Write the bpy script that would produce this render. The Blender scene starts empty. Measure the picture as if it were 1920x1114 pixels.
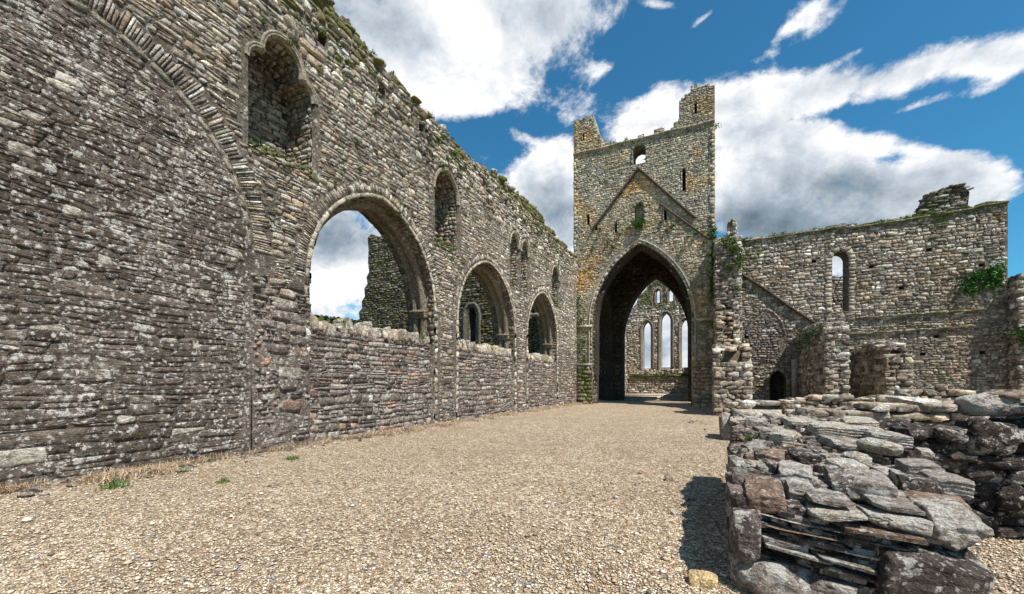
import bpy, math, random
import numpy as np
from mathutils import Vector
from mathutils.geometry import tessellate_polygon

scene = bpy.context.scene
COL = scene.collection
# ------------------------------------------------------------------ camera
FPX, CX, HY = 773.0, 960.0, 720.0
TH = math.atan2(360.0, FPX)
EYE = 1.6
FWD = (-math.sin(TH), math.cos(TH)); RGT = (math.cos(TH), math.sin(TH))
cd = bpy.data.cameras.new('camera'); cam = bpy.data.objects.new('camera', cd); COL.objects.link(cam)
cam.location = (0, 0, EYE)
cam.rotation_euler = (math.radians(90), 0, TH)
cd.sensor_width = 36.0; cd.lens = 36.0 * FPX / 1920.0
cd.shift_y = (HY - 557.0) / 1920.0
cd.clip_end = 6000; cd.clip_start = 0.05
scene.camera = cam
# ------------------------------------------------------------------ light
SUN = Vector((0.56, -0.29, 1.0)).normalized()
sun_el = math.asin(SUN.z); sun_az = math.atan2(SUN.x, SUN.y)
sd = bpy.data.lights.new('sun', 'SUN'); so = bpy.data.objects.new('sun', sd); COL.objects.link(so)
sd.energy = 5.0; sd.angle = math.radians(0.53); sd.color = (1.0, 0.95, 0.88)
so.rotation_euler = SUN.to_track_quat('Z', 'Y').to_euler()
so.location = (30, -5, 60)
scene.view_settings.view_transform = 'Standard'; scene.view_settings.look = 'None'
scene.view_settings.exposure = 0.5; scene.view_settings.gamma = 1.0

def ray(px, py):
    u = (px - CX) / FPX; w = (HY - py) / FPX
    return np.array([FWD[0] + u * RGT[0], FWD[1] + u * RGT[1], w])

class NT:
    """small helper to write node trees"""
    def __init__(s, tree):
        s.t = tree; tree.nodes.clear()
    def n(s, typ, **kw):
        nd = s.t.nodes.new(typ)
        for k, v in kw.items(): setattr(nd, k, v)
        return nd
    def put(s, sock, v):
        if v is None: return
        if hasattr(v, 'is_linked') or isinstance(v, bpy.types.NodeSocket): s.t.links.new(v, sock)
        else:
            if sock.type in ('RGBA',) and len(v) == 3: v = (*v, 1)
            sock.default_value = v
    def m(s, op, a, b=None, c=None, clamp=False):
        nd = s.n('ShaderNodeMath', operation=op, use_clamp=clamp)
        s.put(nd.inputs[0], a); s.put(nd.inputs[1], b); s.put(nd.inputs[2], c)
        return nd.outputs[0]
    def v(s, op, a, b=None, scale=None):
        nd = s.n('ShaderNodeVectorMath', operation=op)
        s.put(nd.inputs[0], a); s.put(nd.inputs[1], b)
        if scale is not None: s.put(nd.inputs['Scale'], scale)
        return nd.outputs['Value'] if op in ('DOT_PRODUCT', 'LENGTH') else nd.outputs[0]
    def step(s, x, lo, hi, a=0.0, b=1.0):
        nd = s.n('ShaderNodeMapRange', interpolation_type='SMOOTHSTEP')
        s.put(nd.inputs[0], x); s.put(nd.inputs[1], lo); s.put(nd.inputs[2], hi); s.put(nd.inputs[3], a); s.put(nd.inputs[4], b)
        return nd.outputs[0]
    def mix(s, f, a, b, typ='MIX'):
        nd = s.n('ShaderNodeMix', data_type='RGBA', blend_type=typ)
        nd.clamp_factor = True
        s.put(nd.inputs[0], f); s.put(nd.inputs[6], a); s.put(nd.inputs[7], b)
        return nd.outputs[2]
    def noise(s, vec, scale, detail=4, rough=0.55, dist=0.0):
        nd = s.n('ShaderNodeTexNoise')
        s.put(nd.inputs['Vector'], vec); s.put(nd.inputs['Scale'], float(scale)); s.put(nd.inputs['Detail'], float(detail))
        s.put(nd.inputs['Roughness'], float(rough)); s.put(nd.inputs['Distortion'], float(dist))
        return nd.outputs['Fac']
    def noisec(s, vec, scale, detail=2, rough=0.5):
        nd = s.n('ShaderNodeTexNoise')
        s.put(nd.inputs['Vector'], vec); s.put(nd.inputs['Scale'], float(scale)); s.put(nd.inputs['Detail'], float(detail))
        return nd.outputs['Color']
    def vor(s, vec, scale, feature='F1', rand=1.0):
        nd = s.n('ShaderNodeTexVoronoi', feature=feature)
        s.put(nd.inputs['Vector'], vec); s.put(nd.inputs['Scale'], float(scale)); s.put(nd.inputs['Randomness'], rand)
        return nd
    def ramp(s, f, stops, interp='LINEAR'):
        nd = s.n('ShaderNodeValToRGB'); cr = nd.color_ramp; cr.interpolation = interp
        while len(cr.elements) < len(stops): cr.elements.new(0.5)
        for e, (p, c) in zip(cr.elements, stops):
            e.position = p; e.color = (*c, 1) if len(c) == 3 else c
        s.put(nd.inputs[0], f)
        return nd.outputs[0]
    def sep(s, c):
        nd = s.n('ShaderNodeSeparateXYZ'); s.put(nd.inputs[0], c); return nd.outputs

# ------------------------------------------------------------------ sky (world, laid out by direction)
world = bpy.data.worlds.new('World'); scene.world = world; world.use_nodes = True
W = NT(world.node_tree)
D = W.n('ShaderNodeTexCoord').outputs['Generated']
sky = W.n('ShaderNodeTexSky', sky_type='NISHITA'); sky.sun_disc = False
sky.sun_elevation = sun_el; sky.sun_rotation = sun_az
sky.air_density = 1.0; sky.dust_density = 0.3; sky.ozone_density = 3.0
def blob_sum(blobs):
    tot = None
    for (px, py, rx, ry, ang, w) in blobs:
        c0 = ray(px, py); c = c0 / np.linalg.norm(c0)
        an = math.radians(ang); E = []
        for (dx, dy, r) in ((math.cos(an), math.sin(an), rx), (-math.sin(an), math.cos(an), ry)):
            e = ray(px + dx * r * .5, py + dy * r * .5); e = e / np.linalg.norm(e); E.append((e - c * float(e @ c)) * 2)
        G = np.linalg.inv(np.array([[E[0] @ E[0], E[0] @ E[1]], [E[0] @ E[1], E[1] @ E[1]]]))
        dots = [W.v('DOT_PRODUCT', D, tuple(G[k, 0] * E[0] + G[k, 1] * E[1])) for k in (0, 1)]
        q = W.m('ADD', W.m('MULTIPLY', dots[0], dots[0]), W.m('MULTIPLY', dots[1], dots[1]))
        k = W.m('MULTIPLY_ADD', W.v('DOT_PRODUCT', D, tuple(c)), -4.0, 4.0)
        g = W.m('EXPONENT', W.m('MULTIPLY', W.m('ADD', q, k), -1.0))
        tot = W.m('MULTIPLY_ADD', g, w, tot if tot is not None else 0.0)
    return tot
CLOUD = [(700, 60, 190, 120, 25, 1.3), (950, 90, 190, 120, -25, 1.1), (1050, 20, 110, 60, 0, .8), (880, 180, 100, 45, 10, .7), (1020, 180, 60, 45, 0, .35),
         (1000, 335, 95, 55, -15, 1.0), (975, 262, 70, 15, 10, .5), (1050, 270, 40, 50, 0, .4), (1030, 430, 110, 80, 0, 1.3), (1120, 130, 30, 25, -30, .4),
         (1220, 225, 110, 40, -8, 1.15), (1430, 180, 110, 45, -8, .95), (1560, 160, 120, 42, -10, 1.0), (1700, 145, 110, 30, -18, .85), (1830, 110, 80, 32, -10, .95), (1900, 110, 70, 38, -20, .95), (1800, 185, 110, 14, -18, .6),
         (1440, 290, 170, 90, 0, .95), (1560, 250, 90, 30, -8, .4), (1620, 350, 220, 70, 0, 1.05), (1790, 300, 75, 28, 0, .9), (1830, 360, 120, 50, 5, 1.0), (1900, 335, 40, 30, 0, .5),
         (1510, 40, 70, 34, -25, .85), (1300, 40, 45, 14, -35, .5), (1240, 10, 40, 18, 0, .5), (1190, 80, 20, 40, 0, .2), (1290, 165, 50, 20, -10, .35),
         (630, 480, 180, 130, 0, 1.4), (1250, 640, 140, 130, 0, 1.2), (1640, 430, 240, 40, 0, 1.2), (1400, 240, 90, 60, 0, .8), (1580, 490, 160, 60, 0, 1.2), (1195, 295, 60, 45, 0, .9), (1375, 400, 70, 80, 0, .9), (1140, 125, 45, 16, -35, .75), (1320, 35, 60, 9, -40, .85), (1240, 8, 45, 14, 10, .7), (1700, 205, 90, 9, -20, .7), (1600, 100, 70, 10, -30, .6), (1420, 110, 60, 9, -20, .5), (1470, 62, 60, 12, -40, .6)]
CUT = [(1180, 100, 90, 50, -45, .6), (1350, 90, 120, 55, 0, .7), (900, 245, 50, 16, 20, .4), (1020, 235, 60, 16, 10, .4), (1650, 40, 90, 60, -10, .9), (1780, 20, 150, 40, -10, .9),
       (1400, 60, 30, 60, 0, .5), (1850, 235, 100, 28, -8, 1.1), (1680, 225, 110, 18, -8, .9), (1560, 215, 110, 12, -8, .6), (1680, 300, 50, 16, 0, .5), (1925, 460, 50, 110, 0, 1.8), (1250, 110, 90, 50, 0, .5), (1120, 260, 30, 30, 0, .2), (1560, 90, 60, 20, -20, .3)]
GREY = [(700, 40, 150, 70, 20, .9), (870, 60, 60, 90, -30, -.3), (960, 60, 90, 90, 0, .35), (1050, 400, 70, 60, 0, .8), (1480, 420, 260, 60, 0, 1.2), (1640, 350, 150, 35, 0, .6), (1480, 235, 120, 25, -8, .5), (1800, 330, 90, 20, 0, .4),
        (1560, 330, 120, 40, 10, .3), (1600, 210, 200, 50, -10, -.35), (1240, 210, 90, 30, 0, -.3), (640, 450, 130, 50, 0, .9), (630, 540, 90, 30, 5, -.7), (1250, 650, 110, 70, 0, .55), (1800, 420, 120, 40, 0, .5), (1000, 130, 120, 40, 0, .2), (1400, 380, 90, 90, 0, .4)]
dens = W.m('SUBTRACT', blob_sum(CLOUD), blob_sum(CUT))
grey = blob_sum(GREY)
# cloud billows: fbm on the direction flattened towards the horizon, as a layer overhead would look
dz = W.sep(D)[2]
inv = W.m('DIVIDE', 1.0, W.m('ADD', W.m('MAXIMUM', dz, 0.0), 0.8))
P = W.v('SCALE', D, None, inv)
warp = W.v('SCALE', W.v('SUBTRACT', W.noisec(P, 3.0, 3), (0.5, 0.5, 0.5)), None, 0.10)
P2 = W.v('ADD', P, warp)
n1 = W.noise(P2, 7.5, 12, 0.67)
n2 = W.noise(W.v('ADD', P2, (0.022, -0.006, 0.04)), 7.5, 12, 0.67)
n3 = W.noise(P2, 4.2, 5, 0.55)
ambient_clouds = W.m('MULTIPLY', W.m('SUBTRACT', n3, 0.42), 1.2)
frontness = W.step(W.v('DOT_PRODUCT', D, tuple(ray(1250, 300) / np.linalg.norm(ray(1250, 300)))), 0.35, 0.7)
dens = W.m('ADD', dens, W.step(dz, 0.17, 0.03, 0.0, 0.75))
dd = W.m('ADD', dens, W.m('MULTIPLY_ADD', frontness, -0.15, 0.15))
f = W.m('ADD', dd, W.m('MULTIPLY', W.m('SUBTRACT', n1, 0.5), 3.9))
fb = W.m('ADD', f, W.m('MULTIPLY', ambient_clouds, W.m('SUBTRACT', 1.0, frontness)))
mask = W.step(fb, 0.28, 0.98)
relief = W.m('MULTIPLY', W.m('SUBTRACT', n1, n2), 1.5)
thick = W.step(fb, 0.6, 1.9)
sh = W.m('ADD', W.m('MULTIPLY', thick, -0.16), 1.0)
sh = W.m('ADD', sh, relief)
sh = W.m('SUBTRACT', sh, W.m('MULTIPLY', grey, 0.5))
sh = W.m('ADD', sh, W.m('MULTIPLY', W.m('SUBTRACT', n3, 0.5), 1.1), clamp=True)
ccol = W.ramp(sh, [(0.0, (.15, .20, .25)), (0.35, (.30, .37, .44)), (0.7, (.62, .68, .75)), (1.0, (1.02, 1.02, 1.03))])
# clear sky: the physical sky, deepened as a polariser does
blue = W.mix(1.0, sky.outputs[0], (0.38, 1.04, 1.18), 'MULTIPLY')
bg1 = W.n('ShaderNodeBackground'); W.put(bg1.inputs[0], blue); bg1.inputs[1].default_value = 0.082
bg2 = W.n('ShaderNodeBackground'); W.put(bg2.inputs[0], ccol); bg2.inputs[1].default_value = 0.74
mx = W.n('ShaderNodeMixShader'); W.put(mx.inputs[0], mask)
W.t.links.new(bg1.outputs[0], mx.inputs[1]); W.t.links.new(bg2.outputs[0], mx.inputs[2])
wo = W.n('ShaderNodeOutputWorld'); W.t.links.new(mx.outputs[0], wo.inputs[0])

# ------------------------------------------------------------------ materials
def newmat(name):
    m = bpy.data.materials.new(name); m.use_nodes = True
    T = NT(m.node_tree)
    return m, T
def finish(T, color, height=None, dist=0.02, rough=0.95, spec=0.15, strength=1.0, **kw):
    b = T.n('ShaderNodeBsdfPrincipled'); o = T.n('ShaderNodeOutputMaterial')
    T.put(b.inputs['Base Color'], color); T.put(b.inputs['Roughness'], rough); T.put(b.inputs['Specular IOR Level'], spec)
    if height is not None:
        bp = T.n('ShaderNodeBump'); T.put(bp.inputs['Height'], height); bp.inputs['Distance'].default_value = dist
        bp.inputs['Strength'].default_value = strength
        T.t.links.new(bp.outputs[0], b.inputs['Normal'])
    for k, v in kw.items(): T.put(b.inputs[k], v)
    T.t.links.new(b.outputs[0], o.inputs[0])

def stone_mat(name, palette, lichen=0.5, orange=0.2, mosscol=(.10, .12, .03), scale=1.0, core=False, warm=0.0, speck=0.5, gain=1.0, bump=.045, spk=9.0, spr=.2, stain=.5, contrast=1.0, sz=26.0, cut=2.6):
    """masonry: vertex colour 'st' = (hue pick, value, lichen, moss) of each stone; the core uses voronoi rubble cells"""
    m, T = newmat(name)
    ob = T.n('ShaderNodeTexCoord').outputs['Object']
    sc = T.v('MULTIPLY', ob, (1, 1, 1))
    at = T.n('ShaderNodeAttribute', attribute_name='st'); s = T.sep(at.outputs['Color']); al = at.outputs['Alpha']
    h = None
    wob = T.v('ADD', ob, T.v('SCALE', T.v('SUBTRACT', T.noisec(ob, 2.2, 3), (.5, .5, .5)), None, 0.22))
    if core:
        st = T.v('MULTIPLY', wob, (2.8, 2.8, 8.0))
        vn = T.vor(st, 1.0); ve = T.vor(st, 1.0, 'DISTANCE_TO_EDGE')
        cs = T.sep(vn.outputs['Color'])
        pick, val = cs[0], cs[1]
        joint = T.step(ve.outputs['Distance'], 0.0, 0.12)
        h = T.m('MULTIPLY', T.m('POWER', joint, 0.6), 1.6)
    else:
        pick, val = s[0], s[1]
        joint = None
    base = T.ramp(pick, [(p, c) for p, c in palette], 'LINEAR')
    fine = T.noise(ob, 38 * scale, 5, 0.65); mid = T.noise(ob, 9 * scale, 6, 0.62); lo = T.noise(ob, 0.55, 4, 0.55)
    strat = T.noise(T.v('MULTIPLY', wob, (3, 3, sz)), 1.6 * scale, 5, 0.65)
    # value of the stone, patchy weathering, layered grain
    k = T.m('MULTIPLY', T.m('MULTIPLY_ADD', val, 0.95 * contrast, 0.95 - 0.45 * contrast), T.m('MULTIPLY_ADD', mid, cut, 1 - .5 * cut))
    k = T.m('MULTIPLY', k, T.m('MULTIPLY_ADD', strat, 1.2, 0.4))
    k = T.m('MULTIPLY', k, T.m('MULTIPLY_ADD', lo, 0.9, 0.55 + 0.0))
    k = T.m('MULTIPLY', k, T.m('MULTIPLY_ADD', fine, 2.6, -0.3))
    col = T.mix(1.0, base, T.n('ShaderNodeCombineXYZ').outputs[0], 'MULTIPLY') if False else T.v('SCALE', base, None, T.m('MULTIPLY', k, gain))
    if warm: col = T.mix(T.m('MULTIPLY', T.step(T.noise(ob, 0.35, 4, 0.6), 0.48, 0.64), warm), col, T.mix(1.0, col, (1.5, 1.05, 0.6), 'MULTIPLY'))
    streak = T.noise(T.v('MULTIPLY', ob, (1.6, 1.6, .22)), 1.0, 4, .6)
    col = T.v('SCALE', col, None, T.m('MULTIPLY_ADD', streak, 1.1 * stain, 1 - .5 * stain))
    # orange and white lichens
    o1 = T.step(T.noise(T.v('ADD', ob, (7, 3, 1)), 5.5 * scale, 5, 0.7), 0.66, 0.72)
    col = T.mix(T.m('MULTIPLY', o1, orange), col, (.36, .19, .05))
    l1 = T.step(T.noise(T.v('ADD', ob, (1, 9, 4)), 4.2 * scale, 7, 0.74), T.m('MULTIPLY_ADD', s[2], -0.20 * lichen, 0.66), T.m('MULTIPLY_ADD', s[2], -0.20 * lichen, 0.70))
    sv = T.vor(T.v('ADD', wob, (3, 3, 3)), spk * scale); sn = T.noise(T.v('ADD', ob, (5, 5, 2)), 15 * scale, 4, .7)
    l2 = T.m('MULTIPLY', T.step(T.m('ADD', sv.outputs['Distance'], T.m('MULTIPLY', T.m('SUBTRACT', fine, 0.5), 1.1)), spr + .1, spr),
             T.step(T.sep(sv.outputs['Color'])[0], 1 - speck, 1 - speck + 0.1))
    l3 = T.step(T.noise(T.v('MULTIPLY', T.v('ADD', ob, (5, 5, 2)), (1, 1, 1.5)), 10 * scale, 5, .75), T.m('MULTIPLY_ADD', lo, -.22, .765 - .07 * speck), T.m('MULTIPLY_ADD', lo, -.22, .79 - .07 * speck))
    l = T.m('MAXIMUM', T.m('MAXIMUM', T.m('MULTIPLY', l1, min(1.0, lichen * 1.6)), l2), l3, clamp=True)
    lc = T.v('SCALE', (.66, .64, .59), None, T.m('MULTIPLY_ADD', fine, 1.2, 0.4))
    col = T.mix(T.m('MULTIPLY', l, 0.85), col, lc)
    # moss
    mo = T.step(T.m('ADD', T.noise(ob, 3.0, 6, 0.7), T.m('MULTIPLY', al, 0.42)), 0.66, 0.76)
    mc = T.v('SCALE', mosscol, None, T.m('MULTIPLY_ADD', T.noise(ob, 55, 3, 0.7), 2.4, -0.1))
    col = T.mix(T.m('MULTIPLY', mo, 0.9), col, mc)
    if joint is not None: col = T.mix(joint, (.10, .088, .072), col)
    col = T.mix(1.0, col, (1.0, .985, .96), 'MULTIPLY')
    hh = T.m('ADD', T.m('MULTIPLY', strat, 1.3), T.m('ADD', T.m('MULTIPLY', fine, 0.7), T.m('MULTIPLY', mid, 1.7)))
    hh = T.m('ADD', hh, T.m('MULTIPLY', mo, 0.5))
    if h is not None: hh = T.m('ADD', hh, h)
    finish(T, col, hh, dist=bump if not core else 0.07, strength=1.0)
    return m

GREYS = [(0.0, (.11, .09, .072)), (0.25, (.215, .182, .145)), (0.5, (.32, .275, .222)), (0.72, (.42, .365, .28)), (0.88, (.34, .25, .17)), (1.0, (.60, .58, .52))]
PURP = [(0.0, (.105, .084, .072)), (0.3, (.165, .135, .115)), (0.6, (.225, .188, .158)), (0.8, (.31, .28, .24)), (0.93, (.27, .155, .10)), (1.0, (.42, .40, .36))]
TOWR = [(0.0, (.20, .18, .14)), (0.3, (.33, .30, .235)), (0.6, (.42, .385, .30)), (0.85, (.43, .35, .23)), (1.0, (.60, .58, .50))]
FORE = [(0.0, (.085, .068, .06)), (0.35, (.155, .128, .115)), (0.6, (.25, .218, .188)), (0.8, (.31, .27, .215)), (0.92, (.215, .15, .11)), (1.0, (.42, .40, .36))]
M = {}
M['nave'] = stone_mat('rubble_masonry', GREYS, lichen=.9, orange=.45, speck=.45, gain=1.3, bump=.06, mosscol=(.15, .155, .04))
M['nave_low'] = stone_mat('purple_masonry', PURP, lichen=.75, orange=.35, speck=.6, gain=1.35, bump=.06)
M['nave_core'] = stone_mat('rubble_core', PURP, lichen=.35, orange=.2, core=True, speck=.25, gain=.95)
M['tower'] = stone_mat('tower_masonry', TOWR, lichen=.45, orange=.5, warm=.6, scale=.7, speck=.4, gain=.98, stain=1.0, contrast=.55)
M['plaster'] = stone_mat('weathered_render', [(0, (.30, .25, .17)), (.5, (.42, .35, .24)), (1, (.50, .43, .31))], lichen=.5, orange=.8, warm=.85, scale=.6, speck=.35, gain=1.0, bump=.05, stain=1.0, contrast=.6)
M['blocked'] = stone_mat('lichened_masonry', [(0, (.095, .075, .06)), (.5, (.145, .117, .095)), (.85, (.20, .165, .135)), (1, (.40, .36, .30))], lichen=.6, orange=.5, scale=1.0, speck=1.0, gain=1.28, bump=.045, spr=.2, contrast=.8)
M['tower_core'] = stone_mat('tower_core', TOWR, lichen=.3, orange=.3, core=True, warm=.6, scale=.7, speck=.15, gain=1.1)
M['trans'] = stone_mat('transept_masonry', GREYS, lichen=.6, orange=.5, warm=.2, scale=.7, speck=.4, gain=1.0, stain=.9, contrast=.8)
M['fore'] = stone_mat('ruin_stone', FORE, lichen=1.0, orange=.3, scale=1.6, speck=.6, gain=1.35, bump=.07, spk=11.0, sz=11.0, cut=2.6)
M['mossy'] = stone_mat('mossy_masonry', [(0, (.07, .06, .05)), (.5, (.13, .115, .09)), (1, (.24, .22, .18))], lichen=.3, orange=.9, mosscol=(.13, .10, .02), scale=.7, speck=.2, gain=.9)
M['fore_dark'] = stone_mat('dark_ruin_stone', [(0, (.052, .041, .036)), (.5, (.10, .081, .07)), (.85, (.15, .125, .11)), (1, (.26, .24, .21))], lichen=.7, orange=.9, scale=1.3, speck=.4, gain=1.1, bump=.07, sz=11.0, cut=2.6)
M['tan'] = stone_mat('tan_sandstone', [(0, (.42, .30, .16)), (1, (.50, .37, .20))], lichen=.1, orange=.4, speck=.05, scale=1.6)
M['shade_dark'] = stone_mat('shade_dark_masonry', [(0, (.045, .036, .028)), (.5, (.08, .064, .048)), (1, (.13, .105, .08))], lichen=.15, orange=.3, scale=.7, speck=.1)  # tower masonry with the interior shade painted into a darker palette
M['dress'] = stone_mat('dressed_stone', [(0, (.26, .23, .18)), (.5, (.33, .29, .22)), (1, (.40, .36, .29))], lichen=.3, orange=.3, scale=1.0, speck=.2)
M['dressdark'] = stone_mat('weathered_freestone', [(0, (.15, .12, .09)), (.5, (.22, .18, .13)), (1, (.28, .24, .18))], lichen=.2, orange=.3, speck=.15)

def mat_ground():
    m, T = newmat('gravel'); ob = T.n('ShaderNodeTexCoord').outputs['Object']
    v1 = T.vor(ob, 33); e1 = T.vor(ob, 33, 'DISTANCE_TO_EDGE'); v2 = T.vor(ob, 70)
    c = T.sep(v1.outputs['Color']); c2 = T.sep(v2.outputs['Color'])
    col = T.ramp(c[0], [(0, (.12, .09, .06)), (.25, (.24, .17, .11)), (.6, (.48, .37, .245)), (.85, (.66, .54, .39)), (1, (.84, .77, .66))])
    col = T.mix(T.step(c2[1], .75, .95), col, (.20, .15, .10))
    big = T.noise(ob, .45, 5, .6); mid = T.noise(ob, 3.5, 5, .65)
    col = T.v('SCALE', col, None, T.m('MULTIPLY', T.m('MULTIPLY_ADD', big, .5, .78), T.m('MULTIPLY_ADD', mid, .9, .55)))
    red = T.step(T.noise(T.v('ADD', ob, (5, 2, 0)), 1.3, 7, .75), .53, .62)
    col = T.mix(T.m('MULTIPLY', red, .55), col, (.27, .16, .095))
    tr_ = T.step(T.noise(T.v('MULTIPLY', ob, (1, .35, 1)), .55, 5, .65), .5, .68); col = T.mix(T.m('MULTIPLY', tr_, .38), col, (.30, .22, .15))
    gr = T.step(T.noise(T.v('ADD', ob, (2, 8, 0)), .8, 6, .7), .66, .74)
    col = T.mix(T.m('MULTIPLY', gr, .4), col, (.20, .20, .07))
    h = T.m('ADD', T.step(e1.outputs['Distance'], 0, .35), T.m('MULTIPLY', c[1], .8))
    finish(T, col, h, dist=.014, rough=.9); return m
M['gravel'] = mat_ground()
def mat_var(name, stops, sc=8, dist=.01, rough=.9, attr=False, **kw):
    m, T = newmat(name); ob = T.n('ShaderNodeTexCoord').outputs['Object']
    if attr:
        at = T.n('ShaderNodeAttribute', attribute_name='st'); f = T.sep(at.outputs['Color'])[0]
    else: f = T.noise(ob, sc, 5, .65)
    col = T.ramp(f, stops); n = T.noise(ob, sc * 4, 4, .6)
    col = T.v('SCALE', col, None, T.m('MULTIPLY_ADD', n, .8, .6))
    finish(T, col, n, dist=dist, rough=rough, **kw); return m
M['pebble'] = mat_var('pebble', [(0, (.09, .075, .06)), (.25, (.30, .21, .135)), (.55, (.50, .39, .26)), (.8, (.64, .53, .38)), (.95, (.80, .74, .64)), (1, (.25, .27, .29))], 20, .003, attr=True)
M['field'] = mat_var('field_grass', [(.3, (.045, .075, .02)), (.7, (.09, .12, .035))], .2, .05)
M['leaf'] = mat_var('leaf', [(0, (.035, .07, .015)), (.5, (.07, .13, .025)), (1, (.15, .22, .05))], 20, .0, attr=True)
M['ivy'] = mat_var('ivy_leaf', [(0, (.02, .06, .012)), (.5, (.04, .12, .02)), (1, (.09, .21, .04))], 20, .0, attr=True, rough=.6)
M['dry'] = mat_var('dry_grass', [(0, (.30, .20, .12)), (.5, (.46, .34, .22)), (.8, (.55, .43, .30)), (1, (.18, .24, .06))], 20, .0, attr=True)
M['tree'] = mat_var('far_foliage', [(0, (.02, .03, .012)), (.5, (.035, .05, .018)), (1, (.06, .08, .025))], 20, .0, attr=True)
M['bark'] = mat_var('bark', [(.3, (.08, .06, .04)), (.7, (.14, .11, .08))], 12, .01)
M['soil'] = mat_var('soil', [(.3, (.07, .05, .035)), (.55, (.14, .105, .07)), (.75, (.24, .18, .12))], 14, .05)
M['purple_flower'] = mat_var('flower', [(0, (.2, .03, .2)), (1, (.3, .06, .28))], 20, .0, attr=True)
# ------------------------------------------------------------------ mesh helpers
rng = np.random.default_rng(11); R = random.Random(5)
class MB:
    def __init__(s): s.V = []; s.Q = []; s.T = []; s.C = []; s.n = 0
    def add(s, v, q=None, t=None, c=(.5, .5, .5, 0)):
        v = np.asarray(v, float).reshape(-1, 3)
        c = np.asarray(c, float)
        if c.ndim == 1: c = np.tile(c, (len(v), 1))
        s.V.append(v); s.C.append(c)
        if q is not None and len(q): s.Q.append(np.asarray(q, int).reshape(-1, 4) + s.n)
        if t is not None and len(t): s.T.append(np.asarray(t, int).reshape(-1, 3) + s.n)
        s.n += len(v)
    def merge(s, o):
        for k in range(len(o.V)): pass
        if not o.V: return
        s.V += o.V; s.C += o.C
        s.Q += [q + s.n for q in o.Q]; s.T += [t + s.n for t in o.T]; s.n += o.n
    def build(s, name, mat, parent=None, smooth=False, origin=None):
        me = bpy.data.meshes.new(name)
        V = np.concatenate(s.V)
        if origin is not None: V = V - np.asarray(origin, float)
        C = np.concatenate(s.C)
        Q = np.concatenate(s.Q) if s.Q else np.zeros((0, 4), int); T = np.concatenate(s.T) if s.T else np.zeros((0, 3), int)
        loops = np.concatenate([Q.ravel(), T.ravel()]).astype(np.int32)
        st = np.concatenate([np.arange(len(Q)) * 4, len(Q) * 4 + np.arange(len(T)) * 3]).astype(np.int32)
        me.vertices.add(len(V)); me.vertices.foreach_set('co', V.astype(np.float32).ravel())
        me.loops.add(len(loops)); me.loops.foreach_set('vertex_index', loops)
        me.polygons.add(len(st)); me.polygons.foreach_set('loop_start', st)
        me.update(calc_edges=True); me.validate()
        ca = me.color_attributes.new('st', 'FLOAT_COLOR', 'POINT'); ca.data.foreach_set('color', np.clip(C, 0, 1).astype(np.float32).ravel())
        if smooth: me.polygons.foreach_set('use_smooth', np.ones(len(st), bool))
        me.materials.append(mat)
        o = bpy.data.objects.new(name, me); COL.objects.link(o)
        if origin is not None: o.location = origin
        if parent is not None:
            o.parent = parent
            if origin is None: o.location = -Vector(parent.location)
            else: o.location = Vector(origin) - Vector(parent.location)
        return o
def tag(o, label=None, cat=None, group=None, kind=None):
    if label: o['label'] = label
    if cat: o['category'] = cat
    if group: o['group'] = group
    if kind: o['kind'] = kind
    elif label: o['kind'] = 'thing'
    return o
def thing(name, loc, label, cat, group=None):
    o = bpy.data.objects.new(name, None); COL.objects.link(o); o.location = loc; o.empty_display_size = .3
    return tag(o, label, cat, group)

def vnoise(p, seed=0):
    """value noise on (N,3) -> [0,1]"""
    p = np.asarray(p, float); i = np.floor(p).astype(np.int64); f = p - i; f = f * f * (3 - 2 * f)
    def h(x, y, z):
        n = (x * 374761393 + y * 668265263 + z * 2147483647 + seed * 974634777) & 0xffffffff
        n = ((n ^ (n >> 13)) * 1274126177) & 0xffffffff
        n = (n ^ (n >> 16)) & 0xffffffff
        return n / 4294967295.0
    r = 0
    for dx in (0, 1):
        for dy in (0, 1):
            for dz_ in (0, 1):
                w = (f[..., 0] if dx else 1 - f[..., 0]) * (f[..., 1] if dy else 1 - f[..., 1]) * (f[..., 2] if dz_ else 1 - f[..., 2])
                r = r + w * h(i[..., 0] + dx, i[..., 1] + dy, i[..., 2] + dz_)
    return r
def fbm(p, seed=0, o=3):
    s = 0; a = .5; tot = 0
    for k in range(o): s = s + a * vnoise(np.asarray(p) * 2 ** k, seed + k); tot += a; a *= .5
    return s / tot
def n1d(x, seed=0, o=3):
    x = np.atleast_1d(np.asarray(x, float)); return fbm(np.stack([x, x * 0 + seed * 3.7, x * 0], -1), seed, o)

def inpoly(u, v, poly):
    poly = np.asarray(poly, float); x1, y1 = poly[:, 0], poly[:, 1]; x2, y2 = np.roll(x1, -1), np.roll(y1, -1)
    u = u[..., None]; v = v[..., None]
    with np.errstate(divide='ignore', invalid='ignore'):
        c = ((y1 > v) != (y2 > v)) & (u < (x2 - x1) * (v - y1) / (y2 - y1) + x1)
    return (c.sum(-1) % 2) == 1

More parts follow.
